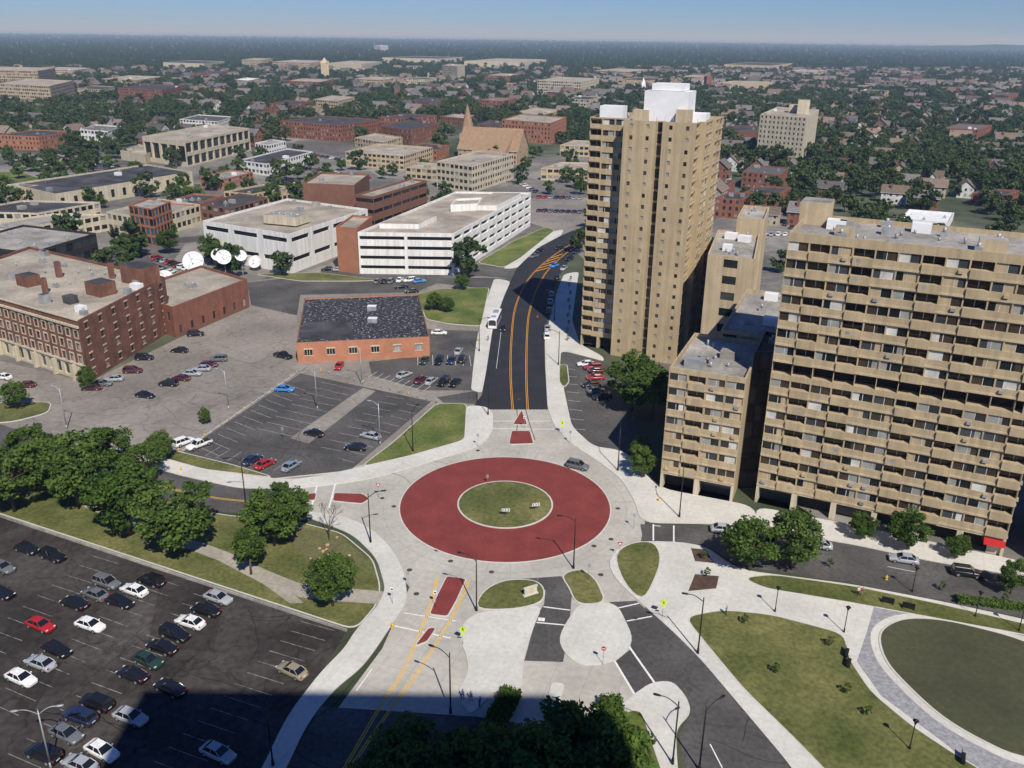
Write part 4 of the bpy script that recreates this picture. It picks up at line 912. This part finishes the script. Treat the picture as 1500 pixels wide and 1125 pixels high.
for a in ((970,905,'ped',.2),(678,945,'ped',-.1),(823,636,'ped',0),(741,758,'chev',0,1.4),(785,750,'chev',.3,1.4),(714,708,'back',0,1.4),(883,974,'stop',-.2),(575,885,'reg',0),(907,818,'yield',0),(598,862,'back',0),(638,890,'reg',0),(862,850,'back',0),(768,628,'reg',0),(835,650,'back',0),(555,730,'yield',0),(700,655,'back',0),(928,775,'back',0),(415,645,'back',0)):
    sign(*a)
mb=MB(); mb.box((0,0,0),(2.2,.25,1.3),LIME,.5); mb.box((0,0,1.3),(2.4,.4,.15),KERB,.5); mb.box((0,0,0),(2.5,.6,.2),KERB,.5); p=G(777,872); mb.obj("monument_sign",(p.x,p.y,.16))
mb=MB(); mb.tube((0,0,0),(0,0,.6),.14,.12,YEL,8); mb.tube((0,0,.6),(0,0,.78),.13,.03,YEL,8); mb.tube((-.22,0,.45),(.22,0,.45),.06,.06,YEL,6); mb.box((0,0,0),(.36,.36,.08),YEL); hy=mb.mesh("hydrant")
for u,v in ((575,920),(965,735),(1298,850),(700,500),(265,690)): p=G(u,v); put(hy,"fire_hydrant",(p.x,p.y,.14),0,1.1)
mb=MB(); mb.box((0,0,.42),(1.8,.45,.06),BLK); mb.box((0,.22,.5),(1.8,.06,.45),BLK)
for s in (-.8,.8): mb.box((s,0,0),(.08,.4,.42),BLK)
bm=mb.mesh("bench")
for u,v in ((1240,960),(1243,975),(1300,885),(1410,1115),(1330,893)): p=G(u,v); put(bm,"park_bench",(p.x,p.y,.15),-.4 if v<900 else 1.1)
# satellite dishes
mb=MB()
mb.grid([[(r*math.cos(t_),r*math.sin(t_),.32*r*r) for t_ in [k*2*math.pi/24 for k in range(24)]] for r in (.02,.3,.6,.85,1.0)],RWHT)
for k in range(3): t_=k*2.09; mb.tube((.9*math.cos(t_),.9*math.sin(t_),.27),(0,0,.95),.02,.02,METL,5)
mb.tube((0,0,.85),(0,0,1.02),.08,.08,METL,8); mb.tube((0,0,0),(0,0,-.5),.12,.2,METL,8); dm=mb.mesh("dish")
for u,v,r,z,hd in ((286,402,3.6,4.5,0),(322,398,2.3,6,0),(243,420,2.6,3,.9),(331,413,2.6,8.5,.4),(356,408,2.0,8,.3),(376,396,2.4,3,-.6)):
    p=G(u,v); o=put(dm,"satellite_dish",(p.x,p.y,z),0,r); dirv=Vector((.15+hd*.5,-.8,.55)); o.rotation_euler=dirv.to_track_quat('Z','Y').to_euler()
    mb=MB(); mb.tube((0,0,0),(0,0,1),.18,.14,METL,8); s_=mb.mesh("mount"); o2=put(s_,"mount",(0,0,0)); o2.parent=o; o2.matrix_parent_inverse=Matrix.Identity(4)
    bpy.context.view_layer.update(); o2.matrix_world=Matrix.Translation((p.x,p.y+r*.3,0))@Matrix.Diagonal((1,1,max(1,z-.2),1))
mb=MB(); p=G(1452,808); 
mb.grid([[(x,y,z) for y,z in ((0,3.4),(-1.0,3.3),(-1.9,2.9),(-2.4,2.2))] for x in (-1.6,1.6)],SR,closed=False,smooth=False); 
for s in (-1.6,1.6): mb.face([(s,0,3.4),(s,-1,3.3),(s,-1.9,2.9),(s,-2.4,2.2),(s,0,2.2)],SR)
mb.obj("entrance_awning",(p.x,p.y+.3,0),-.4)
# people
def person(u,v,shirt,pants,ang=0,step=.25):
    V=[(0,0,.95),(0,0,1.15),(0,0,1.38),(0,0,1.5),(0,-.02,1.6),(0,-.01,1.74),(.1,0,.9),(.11,step*.5,.5),(.11,step,.06),(.11,step-.16,.03),(-.1,0,.9),(-.11,-step*.4,.5),(-.11,-step*.6+.1,.08),(-.11,-step*.6-.06,.03),
       (.19,0,1.38),(.25,-.05,1.12),(.24,-.16,.9),(.24,-.2,.82),(-.19,0,1.38),(-.25,.06,1.12),(-.24,.0,.9),(-.24,-.03,.82)]
    E=[(0,1),(1,2),(2,3),(3,4),(4,5),(0,6),(6,7),(7,8),(8,9),(0,10),(10,11),(11,12),(12,13),(2,14),(14,15),(15,16),(16,17),(2,18),(18,19),(19,20),(20,21)]
    Rr=[.14,.13,.16,.06,.095,.085,.095,.07,.045,.04,.095,.07,.045,.04,.065,.045,.035,.03,.065,.045,.035,.03]
    me=bpy.data.meshes.new("p"); me.from_pydata(V,E,[]); o=bpy.data.objects.new("p",me); bpy.context.scene.collection.objects.link(o)
    md=o.modifiers.new("s",'SKIN'); 
    for i,r in enumerate(Rr): me.skin_vertices[0].data[i].radius=(r,r*.8)
    me.skin_vertices[0].data[0].use_root=True
    sb=o.modifiers.new("u",'SUBSURF'); sb.levels=1
    bpy.context.view_layer.update(); dg=bpy.context.evaluated_depsgraph_get(); nm=bpy.data.meshes.new_from_object(o.evaluated_get(dg)); bpy.data.objects.remove(o)
    SK=mat("skin",(.45,.26,.18)); HA=mat("hair",(.03,.02,.015)); nm.materials.clear()
    for m in (mat("cloth_"+shirt,{'blue':(.1,.2,.5),'white':(.6,.6,.6),'red':(.5,.05,.05),'grey':(.2,.2,.2)}[shirt]),mat("trousers_"+pants,{'dark':(.03,.03,.05),'khaki':(.3,.25,.15)}[pants]),SK,HA): nm.materials.append(m)
    for f in nm.polygons:
        c=f.center; i=0
        if c.z<.95 and abs(c.x)<.2: i=1
        if c.z>1.47: i=2
        if c.z<1.15 and abs(c.x)>.215: i=2
        if c.z>1.68 or (c.z>1.58 and c.y>.03): i=3
        f.material_index=i; f.use_smooth=True
    p=G(u,v); put(nm,"pedestrian",(p.x,p.y,.14),ang)
for a in ((678,1026,'blue','dark',2.5),(690,1029,'blue','khaki',2.6),(703,1037,'blue','dark',1),(1256,874,'white','dark',0),(1262,875,'red','khaki',.5),(787,470,'red','dark',0),(1063,902,'grey','dark',1),(715,500,'grey','dark',0)): person(*a)
# office tower the photo was taken from (behind the viewpoint)
bldg("office_tower",[(-15.5,-32),(38,-32),(38,-1.5),(-15.5,-1.5)],102,LIME,RGRY,dict(bay=3.2,fh=3.8,ww=.5,wh=.6,sill=.25,dep=.3),clut=0)
# haze
hz=bpy.data.materials.new("haze"); hz.use_nodes=True; N=hz.node_tree.nodes; N.remove(N["Principled BSDF"]); vs=N.new("ShaderNodeVolumeScatter"); vs.inputs["Density"].default_value=1.05e-4; vs.inputs["Color"].default_value=(.50,.70,1,1); vs.inputs["Anisotropy"].default_value=.0
hz.node_tree.links.new(vs.outputs[0],N["Material Output"].inputs["Volume"])
mb=MB(); mb.prism([(-15000,-300),(15000,-300),(15000,30000),(-15000,30000)],-5,200,hz); mb.poly([(-15000,-300),(15000,-300),(15000,30000),(-15000,30000)][::-1],-5,hz); mb.obj("haze_air")
# ---------------- camera, light, sky
cam=bpy.data.cameras.new("camera"); cam.sensor_width=36; cam.lens=FP/1500*36; cam.clip_start=.5; cam.clip_end=200000
co=bpy.data.objects.new("camera",cam); bpy.context.scene.collection.objects.link(co)
M=Matrix.Identity(4)
for i in range(3): M[i][0]=RC[i];M[i][1]=UC[i];M[i][2]=-FW[i];M[i][3]=CAM[i]
co.matrix_world=M; bpy.context.scene.camera=co
el=math.radians(46); az=math.radians(161)
sd_=Vector((math.sin(az)*math.cos(el),math.cos(az)*math.cos(el),math.sin(el)))
sl_=bpy.data.lights.new("sun",'SUN'); sl_.energy=5.0; sl_.angle=math.radians(.53); sl_.color=(1,.95,.86)
so=bpy.data.objects.new("sun",sl_); bpy.context.scene.collection.objects.link(so); so.rotation_euler=sd_.to_track_quat('Z','Y').to_euler(); so.location=sd_*500
w=bpy.data.worlds.new("World"); bpy.context.scene.world=w; w.use_nodes=True; N=w.node_tree.nodes; L=w.node_tree.links
sk=N.new("ShaderNodeTexSky"); sk.sky_type='NISHITA'; sk.sun_disc=False; sk.sun_elevation=el; sk.sun_rotation=az; sk.air_density=1.0; sk.dust_density=.0; sk.ozone_density=6
tv=N.new("ShaderNodeVectorMath"); tv.operation='MULTIPLY'; tv.inputs[1].default_value=(.50,.70,1.15); L.new(sk.outputs[0],tv.inputs[0])
L.new(tv.outputs[0],N["Background"].inputs[0]); N["Background"].inputs[1].default_value=.072
vs_=bpy.context.scene.view_settings; vs_.view_transform='Standard'; vs_.look='None'; vs_.exposure=0
